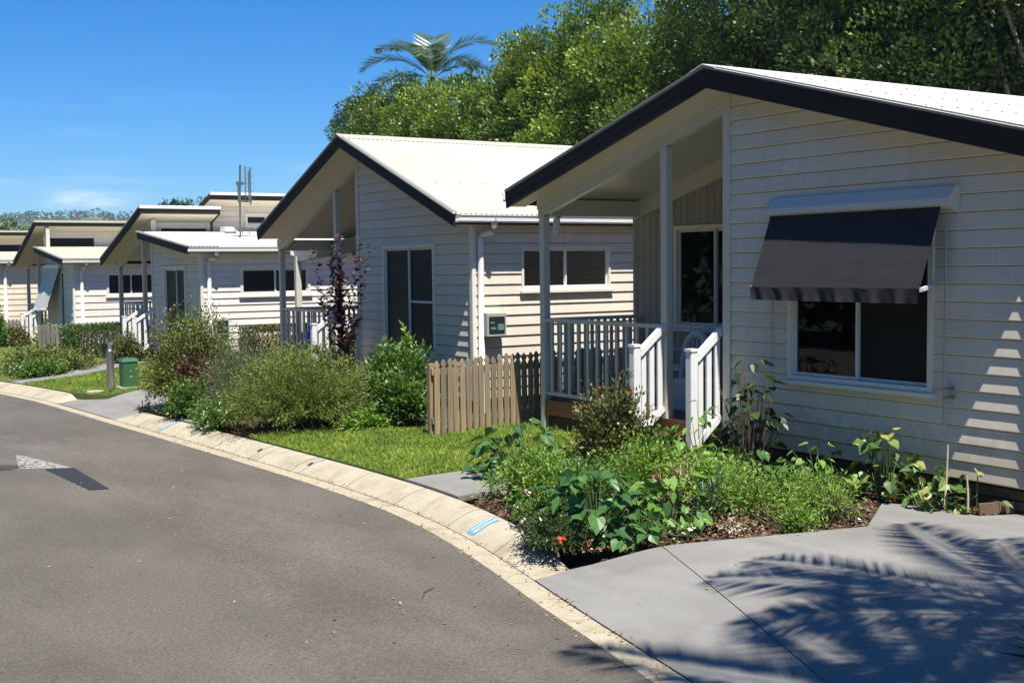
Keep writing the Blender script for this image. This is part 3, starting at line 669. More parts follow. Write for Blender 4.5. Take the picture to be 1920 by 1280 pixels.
def window(house, axis, plane, a0, a1, z0, z1, mull=0.5, blind=None, screens=(False, True), sill=True, transom=None, depth=0.05, trim=0.05):
    mp = wmap(axis, plane)
    def B(): return MB(mp)
    w = B(); T = trim
    for q in ((a0, a0 + T, z0, z1), (a1 - T, a1, z0, z1), (a0 + T, a1 - T, z1 - T, z1), (a0 + T, a1 - T, z0, z0 + T * 0.7)):
        w.box(q[0], q[1], -0.06, 0.030, q[2], q[3])
    w = w.build('window', 'trim_paint', house)
    ia0, ia1, iz0, iz1 = a0 + T, a1 - T, z0 + T * 0.7, z1 - T
    am = ia0 + (ia1 - ia0) * mull
    for i, (p0, p1) in enumerate(((ia0, am + 0.012), (am - 0.012, ia1))):
        d0 = -0.035 if i == 0 else -0.012; s = 0.028
        f_ = B()
        for q in ((p0 + 0.002, p0 + s, iz0 + 0.002, iz1 - 0.002), (p1 - s, p1 - 0.002, iz0 + 0.002, iz1 - 0.002), (p0 + s, p1 - s, iz1 - s, iz1 - 0.002), (p0 + s, p1 - s, iz0 + 0.002, iz0 + s)):
            f_.box(q[0], q[1], d0 - 0.02, d0, q[2], q[3])
        if transom and i == (0 if axis == 'x' else 1): f_.box(p0 + s, p1 - s, d0 - 0.02, d0, transom, transom + 0.03)
        f_.build('sash', 'aluminium_white', w)
        B().box(p0 + s, p1 - s, d0 - 0.012, d0 - 0.008, iz0 + s, iz1 - s).build('pane', 'glass', w)
        if screens[i]: B().box(p0 + s, p1 - s, d0 - 0.005, d0 - 0.003, iz0 + s, iz1 - s).build('dark_screen', 'screen_mesh', w)  # fly screen; also added over some panes to darken them
    if sill: B().hexa([(a0 - 0.03, 0.0, z0 - 0.045), (a1 + 0.03, 0.0, z0 - 0.045), (a1 + 0.03, 0.062, z0 - 0.045), (a0 - 0.03, 0.062, z0 - 0.045), (a0 - 0.03, 0.0, z0 + 0.004), (a1 + 0.03, 0.0, z0 + 0.004), (a1 + 0.03, 0.062, z0 - 0.012), (a0 - 0.03, 0.062, z0 - 0.012)]).build('sill', 'trim_paint', w)
    if blind == 'slats':
        m_ = B(); z = iz0 + 0.02
        while z < iz1 - 0.02:
            m_.hexa([(ia0, -0.14, z + 0.018), (ia1, -0.14, z + 0.018), (ia1, -0.10, z), (ia0, -0.10, z), (ia0, -0.14, z + 0.021), (ia1, -0.14, z + 0.021), (ia1, -0.10, z + 0.003), (ia0, -0.10, z + 0.003)]); z += 0.04
        m_.build('blind', 'blind_slats', w, kind='stuff')
    elif blind == 'curtain':
        v = []; f = []; n = 60
        for i in range(n + 1):
            a = ia0 + (ia1 - ia0) * i / n; d = -0.17 + 0.035 * math.sin(i * 0.9) + 0.012 * math.sin(i * 2.3)
            v += [mp(a, d, iz0 - 0.1), mp(a, d, iz1 + 0.05)]
        for i in range(n): f.append((2 * i, 2 * i + 1, 2 * i + 3, 2 * i + 2))
        m_ = MB(); m_.v = v; m_.f = f; m_.build('curtain', 'curtain_cloth', w, smooth=True)
    # near-black box behind the opening, room dimness put into its colour
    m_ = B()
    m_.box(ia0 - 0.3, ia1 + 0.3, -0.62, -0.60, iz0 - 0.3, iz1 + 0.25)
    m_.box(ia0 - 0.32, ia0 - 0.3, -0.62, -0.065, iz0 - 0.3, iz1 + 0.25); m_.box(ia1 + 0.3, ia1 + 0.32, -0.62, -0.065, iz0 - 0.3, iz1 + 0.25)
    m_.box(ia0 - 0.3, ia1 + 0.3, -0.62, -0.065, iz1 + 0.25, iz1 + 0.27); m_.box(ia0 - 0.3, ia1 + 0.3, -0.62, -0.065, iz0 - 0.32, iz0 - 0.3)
    m_.build('reveal', 'dim_interior', w)
    return w
_sheets = {}
def roof_slope(house, x0, x1, ya, za, yb, zb, mat):
    """corrugated sheets laid side by side along x; (ya,za) lower edge, (yb,zb) upper edge"""
    n = max(1, round((x1 - x0) / 0.762)); wd = (x1 - x0) / n
    key = (round(ya - yb, 3), round(za - zb, 3), round(wd, 4), mat)
    if key not in _sheets:
        v = []; f = []; c = 40
        for i in range(c + 1):
            a = wd * i / c * 1.0; h = 0.008 * math.sin(2 * math.pi * i / 4.0)
            v += [(a, 0, h), (a, yb - ya, zb - za + h)]
        for i in range(c): f.append((2 * i, 2 * i + 1, 2 * i + 3, 2 * i + 2))
        # side lap: the last rib rides a little high over the next sheet
        for k in (-1, -2, -3, -4): v[k] = (v[k][0] + 0.008, v[k][1], v[k][2] + 0.004)
        m_ = MB(); m_.v = v; m_.f = f; _sheets[key] = m_.mesh('roof_sheet', mat, smooth=True)
    for i in range(n): put('roof_sheet', _sheets[key], house, (x0 + i * wd, ya, za))
def screws(house, x0, x1, ya, za, yb, zb, rows, every=0.19):
    m_ = MB(); L = math.hypot(yb - ya, zb - za)
    for k in range(rows):
        tt = (k + 0.35) / rows
        y = ya + (yb - ya) * tt; z = za + (zb - za) * tt + 0.010; x = x0 + 0.05
        while x < x1:
            m_.box(x - 0.008, x + 0.008, y - 0.008, y + 0.008, z - 0.006, z + 0.007); x += every
    m_.build('roof_screws', 'screw_grey', house, kind='stuff')
def slope_z(s, y): return s[1] + (s[3] - s[1]) * (y - s[0]) / (s[2] - s[0])
def barge(house, s, xf, fh, cap=True):
    """s = (y lo, z, y hi, z) roof top line; board and cap at the front rake, x = xf"""
    y0, z0, y1, z1 = s
    MB().prism([(y0, z0 - 0.03 - fh), (y1, z1 - 0.03 - fh), (y1, z1 - 0.03), (y0, z0 - 0.03)], 'x', xf, xf + 0.032).build('barge_board', 'charcoal_metal', house)
    k = fh * 0.45
    MB().prism([(y0, z0 - 0.03 - k), (y1, z1 - 0.03 - k), (y1, z1 - 0.022), (y0, z0 - 0.022)], 'x', xf - 0.009, xf - 0.001).build('barge_flashing', 'charcoal_metal', house)
    if cap: MB().prism([(y0, z0 - 0.022), (y1, z1 - 0.022), (y1, z1 + 0.016), (y0, z0 + 0.016)], 'x', xf - 0.014, xf + 0.05).build('barge_cap', 'barge_cap_metal', house)
def eave(house, y, z, x0, x1, fh, sgn, gmat='gutter_white', gutter=True):
    """fascia along x at y; gutter hung outside (sgn = outward y direction)"""
    a, b = (y - 0.02, y) if sgn > 0 else (y, y + 0.02)
    MB().box(x0 + 0.034, x1, a, b, z - 0.03 - fh, z - 0.03).build('fascia', 'charcoal_metal', house)
    if gutter:
        o = lambda d: y + sgn * d
        prof = [(o(0.004), z - 0.125), (o(0.085), z - 0.125), (o(0.10), z - 0.105), (o(0.10), z - 0.045), (o(0.112), z - 0.035), (o(0.112), z - 0.022), (o(0.092), z - 0.022), (o(0.088), z - 0.10), (o(0.012), z - 0.10), (o(0.012), z - 0.03), (o(0.004), z - 0.03)]
        g = MB().prism(prof, 'x', x0 + 0.02, x1).build('gutter', gmat, house)
def downpipe(house, x, yw, yg, zg, zbot, r=0.042):
    """from the gutter (yg) back to the wall (yw) and down"""
    MB().tube([(x + 0.09, yg, zg), (x + 0.09, yg, zg - 0.11), (x + 0.085, yg + 0.03, zg - 0.165), (x + 0.05, (yg + yw) / 2 - 0.02, zg - 0.19), (x + 0.008, yw - 0.085, zg - 0.205), (x, yw - 0.06, zg - 0.25), (x, yw - 0.06, zg - 0.4), (x, yw - 0.06, zbot)], r, 12).build('downpipe', 'pipe_white', house, smooth=True)
def soffit(house, x0, x1, s, drop, mat='soffit_paint', nm='soffit'):
    y0, z0, y1, z1 = s
    MB().prism([(y0, z0 - drop), (y1, z1 - drop), (y1, z1 - drop + 0.012), (y0, z0 - drop + 0.012)], 'x', x0, x1).build(nm, mat, house)
_bal = {}
def balustrade(house, axis, fixed, a0, a1, zr, zbm, mat, n, w=0.042):
    """rails and upright balusters; axis 'y' runs along y at x = fixed"""
    def P(a, z): return (fixed, a, z) if axis == 'y' else (a, fixed, z)
    MB().bar(P(a0, zr - 0.02), P(a1, zr - 0.02), 0.065, 0.042).build('hand_rail', mat, house)
    MB().bar(P(a0, zbm + 0.02), P(a1, zbm + 0.02), 0.045, 0.04).build('bottom_rail', mat, house)
    h = zr - zbm - 0.06; key = (round(h, 3), axis, mat, w)
    if key not in _bal:
        m_ = MB(); (m_.box(-0.010, 0.010, -w / 2, w / 2, 0, h) if axis == 'y' else m_.box(-w / 2, w / 2, -0.010, 0.010, 0, h)); _bal[key] = m_.mesh('baluster', mat)
    for i in range(n):
        a = a0 + (a1 - a0) * (i + 0.5) / n; put('baluster', _bal[key], house, P(a, zbm + 0.03))
def stairs(house, X0, ya, yb, zd, run, zg, mat='white_paint', steps=2, nb=3, ztop=0.98, tmat='deck_timber', newel=0.74):
    for y in (ya, yb):
        xn = X0 - run
        MB().post(xn - 0.045, xn + 0.045, y - 0.045, y + 0.045, zg - 0.1, zd + newel + 0.02).build('newel_post', mat, house)
        MB().prism([(xn - 0.052, y - 0.052), (xn + 0.052, y - 0.052), (xn + 0.052, y + 0.052), (xn - 0.052, y + 0.052)], 'z', zd + newel + 0.02, zd + newel + 0.045).build('newel_cap', mat, house)
        p0 = Vector((xn + 0.04, y, zd + newel - 0.06)); p1 = Vector((X0, y, zd + ztop - 0.03))
        MB().bar(p0, p1, 0.065, 0.06).build('stair_rail', mat, house)
        b0 = Vector((xn + 0.04, y, zg + 0.20)); b1 = Vector((X0 - 0.01, y, zg + 0.20 + (p1.z - p0.z)))
        MB().bar(b0, b1, 0.045, 0.06).build('stair_bottom_rail', mat, house)
        for i in range(nb):
            k = (i + 0.6) / nb; x = xn + 0.04 + (X0 - xn - 0.05) * k
            zt_ = p0.z + (p1.z - p0.z) * k - 0.02; zb_ = b0.z + (b1.z - b0.z) * k + 0.02
            MB().box(x - 0.03, x + 0.03, y - 0.011, y + 0.011, zb_, zt_).build('stair_baluster', mat, house)
    for i in range(steps):
        x1 = X0 - (run + 0.05) * i / steps - 0.02; z = zd - (zd - zg) * (i + 1) / (steps + 1)
        MB().box(x1 - 0.30, x1 - 0.01, ya + 0.05, yb - 0.05, z - 0.045, z).build('tread', tmat, house)
def porch(house, X0, Xb, ytr, yf, ymid, zd, zceil, mat, zg, zrail=0.97, stair=None, nbal=13, deckmat='deck_timber', side_rail=True, pw=0.095):
    """posts, deck boards, rails; zceil(y) gives the underside of the beam at the front"""
    MB().post(X0, X0 + pw, yf - pw, yf, zg - 0.1, zceil(yf - pw / 2)).build('post', mat, house)
    if ymid: MB().post(X0, X0 + pw, ymid - pw / 2, ymid + pw / 2, zd, zceil(ymid)).build('post', mat, house)
    x = X0 + 0.03; n = int((Xb - x) / 0.095)
    for i in range(n):
        MB().box(x + i * 0.095, x + i * 0.095 + 0.09, ytr + 0.01, yf - 0.0, zd - 0.022, zd).build('deck_board', deckmat, house)
    MB().box(X0 - 0.004, X0 + 0.028, ytr + 0.01, yf - pw - 0.003, zd - 0.17, zd + 0.001).build('deck_fascia', deckmat, house)
    MB().box(X0 + 0.05, X0 + 0.09, ytr + 0.02, yf - pw, zg - 0.05, zd - 0.18).build('deck_skirt', 'base_timber', house)
    MB().box(X0 + pw + 0.01, Xb, yf - 0.04, yf - 0.005, zd - 0.17, zd - 0.024).build('deck_fascia', deckmat, house)
    if ymid: balustrade(house, 'y', X0 + pw / 2, ymid + pw / 2, yf - pw, zd + zrail, zd + 0.06, mat, nbal)
    if side_rail: balustrade(house, 'x', yf - 0.05, X0 + pw, Xb, zd + zrail, zd + 0.06, mat, int((Xb - X0) / 0.105))
def groove_wall(house, Xb, y0, y1, zb, ztf, openings, mat='groove_panel', w=0.118):
    """upright panels with open v joints, top cut to the ceiling slope"""
    y = y0
    while y < y1 - 0.02:
        ye = min(y + w, y1); spans = [(zb, None)]
        for (oa, ob, oz0, oz1) in openings:
            if ye > oa + 0.01 and y < ob - 0.01: spans = [(zb, oz0), (oz1, None)]
        for a, b in spans:
            t0 = b if b is not None else ztf(y + 0.004); t1 = b if b is not None else ztf(ye)
            c = 0.005
            MB().hexa([(Xb - 0.016, y + c, a), (Xb + 0.02, y, a), (Xb + 0.02, ye, a), (Xb - 0.016, ye - c, a), (Xb - 0.016, y + c, t0), (Xb + 0.02, y, t0), (Xb + 0.02, ye, t1), (Xb - 0.016, ye - c, t1)]).build('wall_panel', mat, house)
        y = ye
def rake_beam(house, X0, s, ya, yb, drop, h, mat):
    f0 = lambda y: slope_z(s, y) - drop
    MB().prism([(ya, f0(ya) - h * 0.55), (yb, f0(yb) - h * 0.55), (yb, f0(yb)), (ya, f0(ya))], 'x', X0 - 0.012, X0 + 0.10).build('porch_beam', mat, house)
    MB().prism([(ya, f0(ya) - h), (yb, f0(yb) - h), (yb, f0(yb) - h * 0.56), (ya, f0(ya) - h * 0.56)], 'x', X0 + 0.004, X0 + 0.09).build('porch_beam', mat, house)
    MB().prism([(ya, f0(ya) - h - 0.012), (yb, f0(yb) - h - 0.012), (yb, f0(yb) - h + 0.008), (ya, f0(ya) - h + 0.008)], 'x', X0 - 0.006, X0 + 0.002).build('beam_bead', mat, house)
def meter_box(house, x, yw, z, w=0.30, h=0.30, d=0.19):
    b = MB().hexa([(x, yw - d, z), (x + w, yw - d, z), (x + w, yw - 0.006, z), (x, yw - 0.006, z), (x, yw - d, z + h), (x + w, yw - d, z + h), (x + w, yw - 0.006, z + h + 0.03), (x, yw - 0.006, z + h + 0.03)]).build('meter_box', 'meter_grey', house)
    MB().box(x + 0.03, x + w - 0.03, yw - d - 0.012, yw - d - 0.002, z + 0.05, z + h - 0.04).build('window', 'meter_dark', b)
    for q in ((0.05, 0.13, 0.09, 0.12), (0.05, 0.11, 0.17, 0.19), (0.16, 0.25, 0.08, 0.16)):
        MB().box(x + q[0], x + q[1], yw - d - 0.016, yw - d - 0.0125, z + q[2], z + q[3]).build('meter', 'meter_green', b)
def base_slats(house, X0, y0, y1, zb, zg):
    n = max(2, int((zb - zg + 0.12) / 0.085))
    for i in range(n):
        MB().box(X0 + 0.03, X0 + 0.05, y0, y1, zb - 0.025 - 0.085 * (i + 1) + 0.012, zb - 0.025 - 0.085 * i).build('base_slat', 'base_timber', house)
    MB().box(X0 + 0.3, X0 + 0.34, y0, y1, zg - 0.2, zb - 0.01).build('base_wall', 'dim_interior', house)

def gable_house(h, X0, Yr, he, ze, t_, o, fh, yn, yf, ytr, ymid, zb, zd, pd, D, zg, bmat, rmat, front_open, side_open, rec_open, nbal, post_mat):
    zr = ze + t_ * he
    sL = (Yr - he, ze, Yr, zr); sR = (Yr, zr, Yr + he, ze)
    top = lambda y: ze + t_ * (he - abs(y - Yr))
    drop = fh + 0.012; und = lambda y: top(y) - drop
    xf = X0 - o; xb = X0 + D
    # roof
    roof_slope(h, xf - 0.02, xb + 0.3, Yr - he - 0.04, ze - t_ * 0.04, Yr - 0.01, zr - t_ * 0.01, rmat)
    roof_slope(h, xf - 0.02, xb + 0.3, Yr + he + 0.04, ze - t_ * 0.04, Yr + 0.01, zr - t_ * 0.01, rmat)
    MB().prism([(Yr - 0.17, zr - 0.17 * t_ + 0.012), (Yr, zr + 0.018), (Yr + 0.17, zr - 0.17 * t_ + 0.012), (Yr + 0.17, zr - 0.17 * t_ + 0.004), (Yr, zr + 0.008), (Yr - 0.17, zr - 0.17 * t_ + 0.004)], 'x', xf - 0.03, xb + 0.3).build('ridge_cap', rmat, h)
    if rmat == 'roof_white': screws(h, xf, xb, Yr - he, ze, Yr, zr, 4)
    else: screws(h, xf, xb, Yr - he, ze, Yr, zr, 1, 0.38)
    for s in (sL, sR): barge(h, s, xf, fh)
    eave(h, Yr - he, ze, xf, xb + 0.3, fh * 0.8, -1); eave(h, Yr + he, ze, xf, xb + 0.3, fh * 0.8, 1)
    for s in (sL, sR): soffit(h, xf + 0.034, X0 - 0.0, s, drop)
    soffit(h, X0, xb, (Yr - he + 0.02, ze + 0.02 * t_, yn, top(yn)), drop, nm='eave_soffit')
    # walls
    lim = lambda z: (Yr - (he - (z + drop + 0.004 - ze) / t_), Yr + (he - (z + drop + 0.004 - ze) / t_))
    cladding(h, 'x', X0, yn + 0.0, ytr, zb, zr - drop - 0.02, front_open, bmat, PITCH, lim)
    cladding(h, 'y', yn, X0 + 0.0, xb, zb, und(yn) - 0.005, side_open, bmat)
    MB().post(X0 - 0.034, X0 + 0.03, yn - 0.034, yn + 0.055, zb - 0.01, und(yn) - 0.0).build('corner_trim', 'trim_paint', h)
    m_ = MB(); m_.hexa([(X0 - 0.026, ytr + 0.001, zb - 0.01), (X0 + 0.09, ytr + 0.001, zb - 0.01), (X0 + 0.09, ytr + 0.1, zb - 0.01), (X0 - 0.026, ytr + 0.1, zb - 0.01), (X0 - 0.026, ytr + 0.001, und(ytr)), (X0 + 0.09, ytr + 0.001, und(ytr)), (X0 + 0.09, ytr + 0.1, und(ytr + 0.1)), (X0 - 0.026, ytr + 0.1, und(ytr + 0.1))])
    m_.build('corner_trim', post_mat, h)
    Xb = X0 + pd
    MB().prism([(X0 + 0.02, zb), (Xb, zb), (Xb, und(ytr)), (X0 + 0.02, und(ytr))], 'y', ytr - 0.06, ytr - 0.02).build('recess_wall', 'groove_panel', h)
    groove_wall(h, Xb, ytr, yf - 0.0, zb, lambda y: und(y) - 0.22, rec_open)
    MB().prism([(ytr, und(ytr) - 0.22), (yf, und(yf) - 0.22), (yf, und(yf)), (ytr, und(ytr))], 'x', Xb - 0.03, Xb + 0.02).build('wall_plate', 'porch_paint', h)
    MB().box(Xb - 0.022, Xb + 0.03, yf - 0.002, yf + 0.05, zb, und(yf) - 0.02).build('corner_trim', 'groove_panel', h)
    MB().box(Xb + 0.03, xb, yf - 0.05, yf, zb, und(yf) - 0.02).build('far_wall', bmat, h)
    MB().prism([(yn, zb), (yf, zb), (yf, und(yf)), (Yr, und(Yr)), (yn, und(yn))], 'x', xb - 0.05, xb).build('back_wall', bmat, h)
    MB().box(X0 + 0.05, xb, yn + 0.05, ytr - 0.03, zb - 0.12, zb - 0.012).build('floor', 'base_timber', h)
    MB().box(Xb + 0.05, xb, ytr, yf, zb - 0.12, zb - 0.012).build('floor', 'base_timber', h)
    base_slats(h, X0, yn, ytr, zb, zg)
    # porch
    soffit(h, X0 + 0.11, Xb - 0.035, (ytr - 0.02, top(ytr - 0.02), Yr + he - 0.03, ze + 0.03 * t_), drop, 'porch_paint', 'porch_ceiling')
    rake_beam(h, X0, sR, ytr + 0.1, yf + 0.02, drop + 0.0, 0.215, post_mat)
    MB().box(X0 + 0.10, Xb - 0.032, yf - 0.09, yf, und(yf) - 0.20, und(yf) - 0.004).build('eave_beam', 'porch_paint', h)
    porch(h, X0, Xb, ytr + 0.1, yf, ymid, zd, lambda y: und(y) - 0.215, post_mat, zg, nbal=nbal)
    return und
# ---- the nearest house
ZG1 = 0.14
hA = thing('house', 'pale weatherboard cottage with front porch and black window awning', 'house', (8.0, 8.8, ZG1), 'cottages along the road')
openA = [(6.41, 8.01, 1.05, 2.50)]
undA = gable_house(hA, 8.0, 8.848, 3.57, 2.993, 0.27, 0.28, 0.175, 5.50, 12.13, 8.775, 9.81, 0.39, 0.50, 1.47, 9.0, ZG1, 'board_paint', 'roof_white', openA, [], [(9.2, 11.36, 1.34, 2.55)], 12, 'porch_paint')
wA = window(hA, 'x', 8.0, 6.41, 8.01, 1.05, 2.50, mull=0.51, blind=None, screens=(True, False))
# curtain and a pale flower picture behind the farther pane
m_ = MB(); v = []; f = []
for i in range(41):
    a = 7.22 + 0.74 * i / 40; d = 8.17 + 0.03 * math.sin(i * 0.8) + 0.01 * math.sin(i * 2.1); v += [(d, a, 0.95), (d, a, 2.5)]
for i in range(40): f.append((2 * i, 2 * i + 1, 2 * i + 3, 2 * i + 2))
m_.v = v; m_.f = f; m_.build('curtain', 'curtain_cloth', wA, smooth=True)
m_ = MB(); m_.v = [(8.07, 7.95, 1.60), (8.07, 7.68, 1.58), (8.07, 7.69, 1.49), (8.07, 7.74, 1.43), (8.07, 7.80, 1.42), (8.07, 7.79, 1.37), (8.07, 7.88, 1.33), (8.07, 7.94, 1.36)]
m_.v += [(a + 0.006, b, c) for a, b, c in m_.v]; m_.f = [tuple(range(8)), tuple(range(15, 7, -1))]
m_.build('flower_cutout', 'flower_print', wA)
window(hA, 'x', 9.454, 9.25, 11.36, 1.34, 2.55, mull=0.68, screens=(False, False), sill=True)
stairs(hA, 8.0, 8.93, 9.81, 0.50, 0.37, ZG1)
downpipe(hA, 8.30, 12.13 + 0.12, 12.38, 2.9, 2.45)
# ---- the second house
ZG2 = 0.14
hB = thing('house', 'pale weatherboard cottage with steep cream gable roof behind the picket fence', 'house', (8.15, 17.4, ZG2), 'cottages along the road')
openB = [(14.99, 16.62, 0.85, 2.42)]
sideB = [(8.90, 10.40, 1.77, 2.36)]
undB = gable_house(hB, 8.15, 17.32, 3.58, 2.79, 0.374, 0.40, 0.15, 13.95, 20.93, 17.44, 18.42, 0.32, 0.42, 1.6, 9.5, ZG2, 'board_paint', 'roof_cream', openB, sideB, [(18.0, 20.2, 1.25, 2.4)], 14, 'porch_paint')
window(hB, 'x', 8.15, 14.99, 16.62, 0.85, 2.42, mull=0.52, blind='slats', screens=(True, True), transom=1.58)  # screens on both panes, added to keep bright reflections out
window(hB, 'y', 13.95, 8.90, 10.40, 1.77, 2.36, mull=0.5, blind='slats', screens=(False, False), trim=0.035)
window(hB, 'x', 9.734, 18.0, 20.2, 1.25, 2.4, mull=0.5, screens=(False, False))
stairs(hB, 8.15, 17.52, 18.42, 0.42, 0.40, ZG2)
downpipe(hB, 8.235, 13.95, 13.68, 2.72, 0.1)
meter_box(hB, 8.24, 13.95, 1.17)
# lean-to shade beam beyond the second porch
ln = thing('shade_frame', 'grey sloping canvas shade frame on a post beyond second porch', 'shade frame', (9.0, 21.9, 0.2))
MB().post(8.86, 8.97, 21.85, 21.96, 0.1, 2.32).build('post', 'porch_paint', ln)
MB().hexa([(8.86, 21.97, 2.22), (8.96, 21.97, 2.22), (9.35, 19.9, 2.40), (9.25, 19.9, 2.40), (8.86, 21.97, 2.46), (8.96, 21.97, 2.46), (9.35, 19.9, 2.66), (9.25, 19.9, 2.66)]).build('beam', 'canvas_grey', ln)
MB().tube([(8.82, 21.95, 2.46), (8.82, 21.95, 2.36), (8.84, 21.95, 2.34)], 0.035, 8).build('pipe_end', 'pipe_white', ln)
# ---- split-roof houses farther along
def split_house(h, X0, yn, lo, up, o, fh, yf, ytr, ymid, zb, zd, pd, D, zg, bmat, rmat, side_open, front_open, xhi, pitch, ycl, cl_strip, post_mat, nbal=10, stair=True, porch_on=True):
    """lo/up = (y0,z0,y1,z1) of the near lower roof and the far upper roof"""
    xf = X0 - o; xb = X0 + D; drop = fh + 0.012
    roof_slope(h, xf - 0.02, xb, lo[0] - 0.04, lo[1], lo[2] + 0.05, lo[3] + 0.004, rmat)
    roof_slope(h, xf - 0.02, xhi, up[2] + 0.04, up[3], up[0] - 0.02, up[1], rmat)
    barge(h, lo, xf, fh); barge(h, up, xf, fh)
    eave(h, lo[0], lo[1], xf, xb, fh * 0.8, -1); eave(h, up[2], up[3], xf, xhi, fh * 0.8, 1)
    # high fascia with pale capping
    MB().box(xf + 0.034, xhi, up[0], up[0] + 0.022, up[1] - 0.03 - fh, up[1] - 0.05).build('fascia', 'charcoal_metal', h)
    MB().box(xf - 0.016, xhi + 0.01, up[0] - 0.03, up[0] + 0.05, up[1] - 0.048, up[1] + 0.02).build('roof_capping', rmat, h)
    MB().prism([(up[0], up[1] - 0.03 - fh), (ycl + 0.2, slope_z(up, ycl + 0.2) - 0.03 - fh), (ycl + 0.2, slope_z(up, ycl + 0.2) - 0.02), (up[0], up[1] - 0.02)], 'x', xhi - 0.03, xhi).build('barge_board', 'charcoal_metal', h)
    soffit(h, xf + 0.034, X0, lo, drop); soffit(h, xf + 0.034, X0, up, drop)
    soffit(h, X0, xhi - 0.03, (up[0] + 0.024, up[1] - 0.0, ycl, slope_z(up, ycl)), drop, nm='high_soffit')
    soffit(h, X0, xb, (lo[0] + 0.02, lo[1], yn, slope_z(lo, yn)), drop, nm='eave_soffit')
    undl = lambda y: slope_z(lo, y) - drop
    undu = lambda y: slope_z(up, y) - drop
    lim = lambda z: ((yn if z < undl(yn) else lo[0] + (z + drop - lo[1]) / (lo[3] - lo[1]) * (lo[2] - lo[0])), ytr)
    cladding(h, 'x', X0, yn, ytr, zb, lo[3] - drop, front_open, bmat, pitch, lim)
    cladding(h, 'y', yn, X0, xb, zb, undl(yn) - 0.004, side_open, bmat, pitch)
    MB().post(X0 - 0.03, X0 + 0.03, yn - 0.032, yn + 0.055, zb - 0.01, undl(yn)).build('corner_trim', 'trim_paint', h)
    MB().box(X0 - 0.026, X0 + 0.08, ytr + 0.001, ytr + 0.1, zb - 0.01, undu(ytr + 0.1) - 0.01).build('corner_trim', post_mat, h)
    # clerestory wall, with a dark ribbon window at its foot
    z = lo[3] - 0.02; zt = undu(ycl)
    MB().box(X0 + 0.02, xhi - 0.06, ycl, ycl + 0.04, z, cl_strip[2]).build('clerestory_sill', 'base_timber', h) if cl_strip[2] > z else None
    for q in ((X0 + 0.02, cl_strip[0]), (cl_strip[1], xhi - 0.06)):
        MB().box(q[0], q[1], ycl - 0.004, ycl + 0.036, z, cl_strip[3]).build('clerestory_wall', bmat, h)
    zz = cl_strip[3]
    while zz < zt - 0.02:
        z1 = min(zz + pitch, zt)
        MB(wmap('y', ycl)).hexa([(X0 + 0.02, -0.012, zz), (xhi - 0.06, -0.012, zz), (xhi - 0.06, LAP + 0.004, zz), (X0 + 0.02, LAP + 0.004, zz), (X0 + 0.02, -0.012, z1), (xhi - 0.06, -0.012, z1), (xhi - 0.06, 0.002, z1), (X0 + 0.02, 0.002, z1)]).build('weatherboard', bmat, h); zz = z1
    w = MB().box(cl_strip[0], cl_strip[1], ycl + 0.02, ycl + 0.03, cl_strip[2], cl_strip[3]).build('clerestory_window', 'screen_mesh', h)
    MB().box(X0 - 0.02, X0 + 0.03, ycl - 0.03, ycl + 0.03, z, zt).build('clerestory_trim', 'trim_paint', h)
    Xb = X0 + pd
    zrw = min(undu(ytr), lo[3] - 0.03)
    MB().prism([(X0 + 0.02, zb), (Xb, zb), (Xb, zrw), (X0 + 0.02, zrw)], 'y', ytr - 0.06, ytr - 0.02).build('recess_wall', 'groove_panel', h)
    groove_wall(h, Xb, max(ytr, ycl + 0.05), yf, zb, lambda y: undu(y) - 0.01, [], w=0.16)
    MB().box(Xb, xb, yf - 0.05, yf, zb, undu(yf) - 0.02).build('far_wall', bmat, h)
    MB().box(xb - 0.05, xb, yn, yf, zb, undl(yn)).build('back_wall', bmat, h)
    MB().box(X0 + 0.05, xb, yn + 0.05, yf, zb - 0.12, zb - 0.012).build('floor', 'base_timber', h)
    base_slats(h, X0, yn, ytr, zb, zg)
    soffit(h, X0 + 0.11, Xb, (max(ytr, ycl), slope_z(up, max(ytr, ycl)), yf, slope_z(up, yf)), drop, 'porch_paint', 'porch_ceiling')
    rake_beam(h, X0, up, ytr + 0.1, yf + 0.02, drop, 0.2, post_mat)
    if porch_on: porch(h, X0, Xb, ytr + 0.1, yf, ymid, zd, lambda y: undu(y) - 0.2, post_mat, zg, nbal=nbal)
    return undl
hC = thing('house', 'pale weatherboard house with split skillion roof and roof antenna', 'house', (7.74, 27, 0.1), 'cottages along the road')
split_house(hC, 7.74, 24.1, (23.86, 2.565, 27.46, 2.961), (27.16, 3.508, 30.86, 2.394), 0.357, 0.135, 30.6, 27.5, 28.42, 0.25, 0.35, 1.5, 9.0, 0.05, 'board_paint_white', 'roof_white', [(8.54, 10.08, 1.56, 2.15)], [(25.1, 26.66, 0.4, 2.18)], 9.2, PITCH, 27.72, (8.0, 9.05, 2.95, 3.04), 'porch_paint')
window(hC, 'y', 24.1, 8.54, 10.08, 1.56, 2.15, mull=0.5, screens=(True, False), trim=0.06)
window(hC, 'x', 7.74, 25.1, 26.66, 0.4, 2.18, mull=0.48, screens=(True, True), trim=0.07, sill=False)  # both panes screened, an addition that makes them read dark
stairs(hC, 7.74, 27.6, 28.42, 0.35, 0.45, 0.02, newel=0.66, ztop=0.9)
downpipe(hC, 7.88, 24.1, 23.81, 2.5, 0.1, 0.045)
meter_box(hC, 7.93, 24.1, 0.78, 0.3, 0.32)
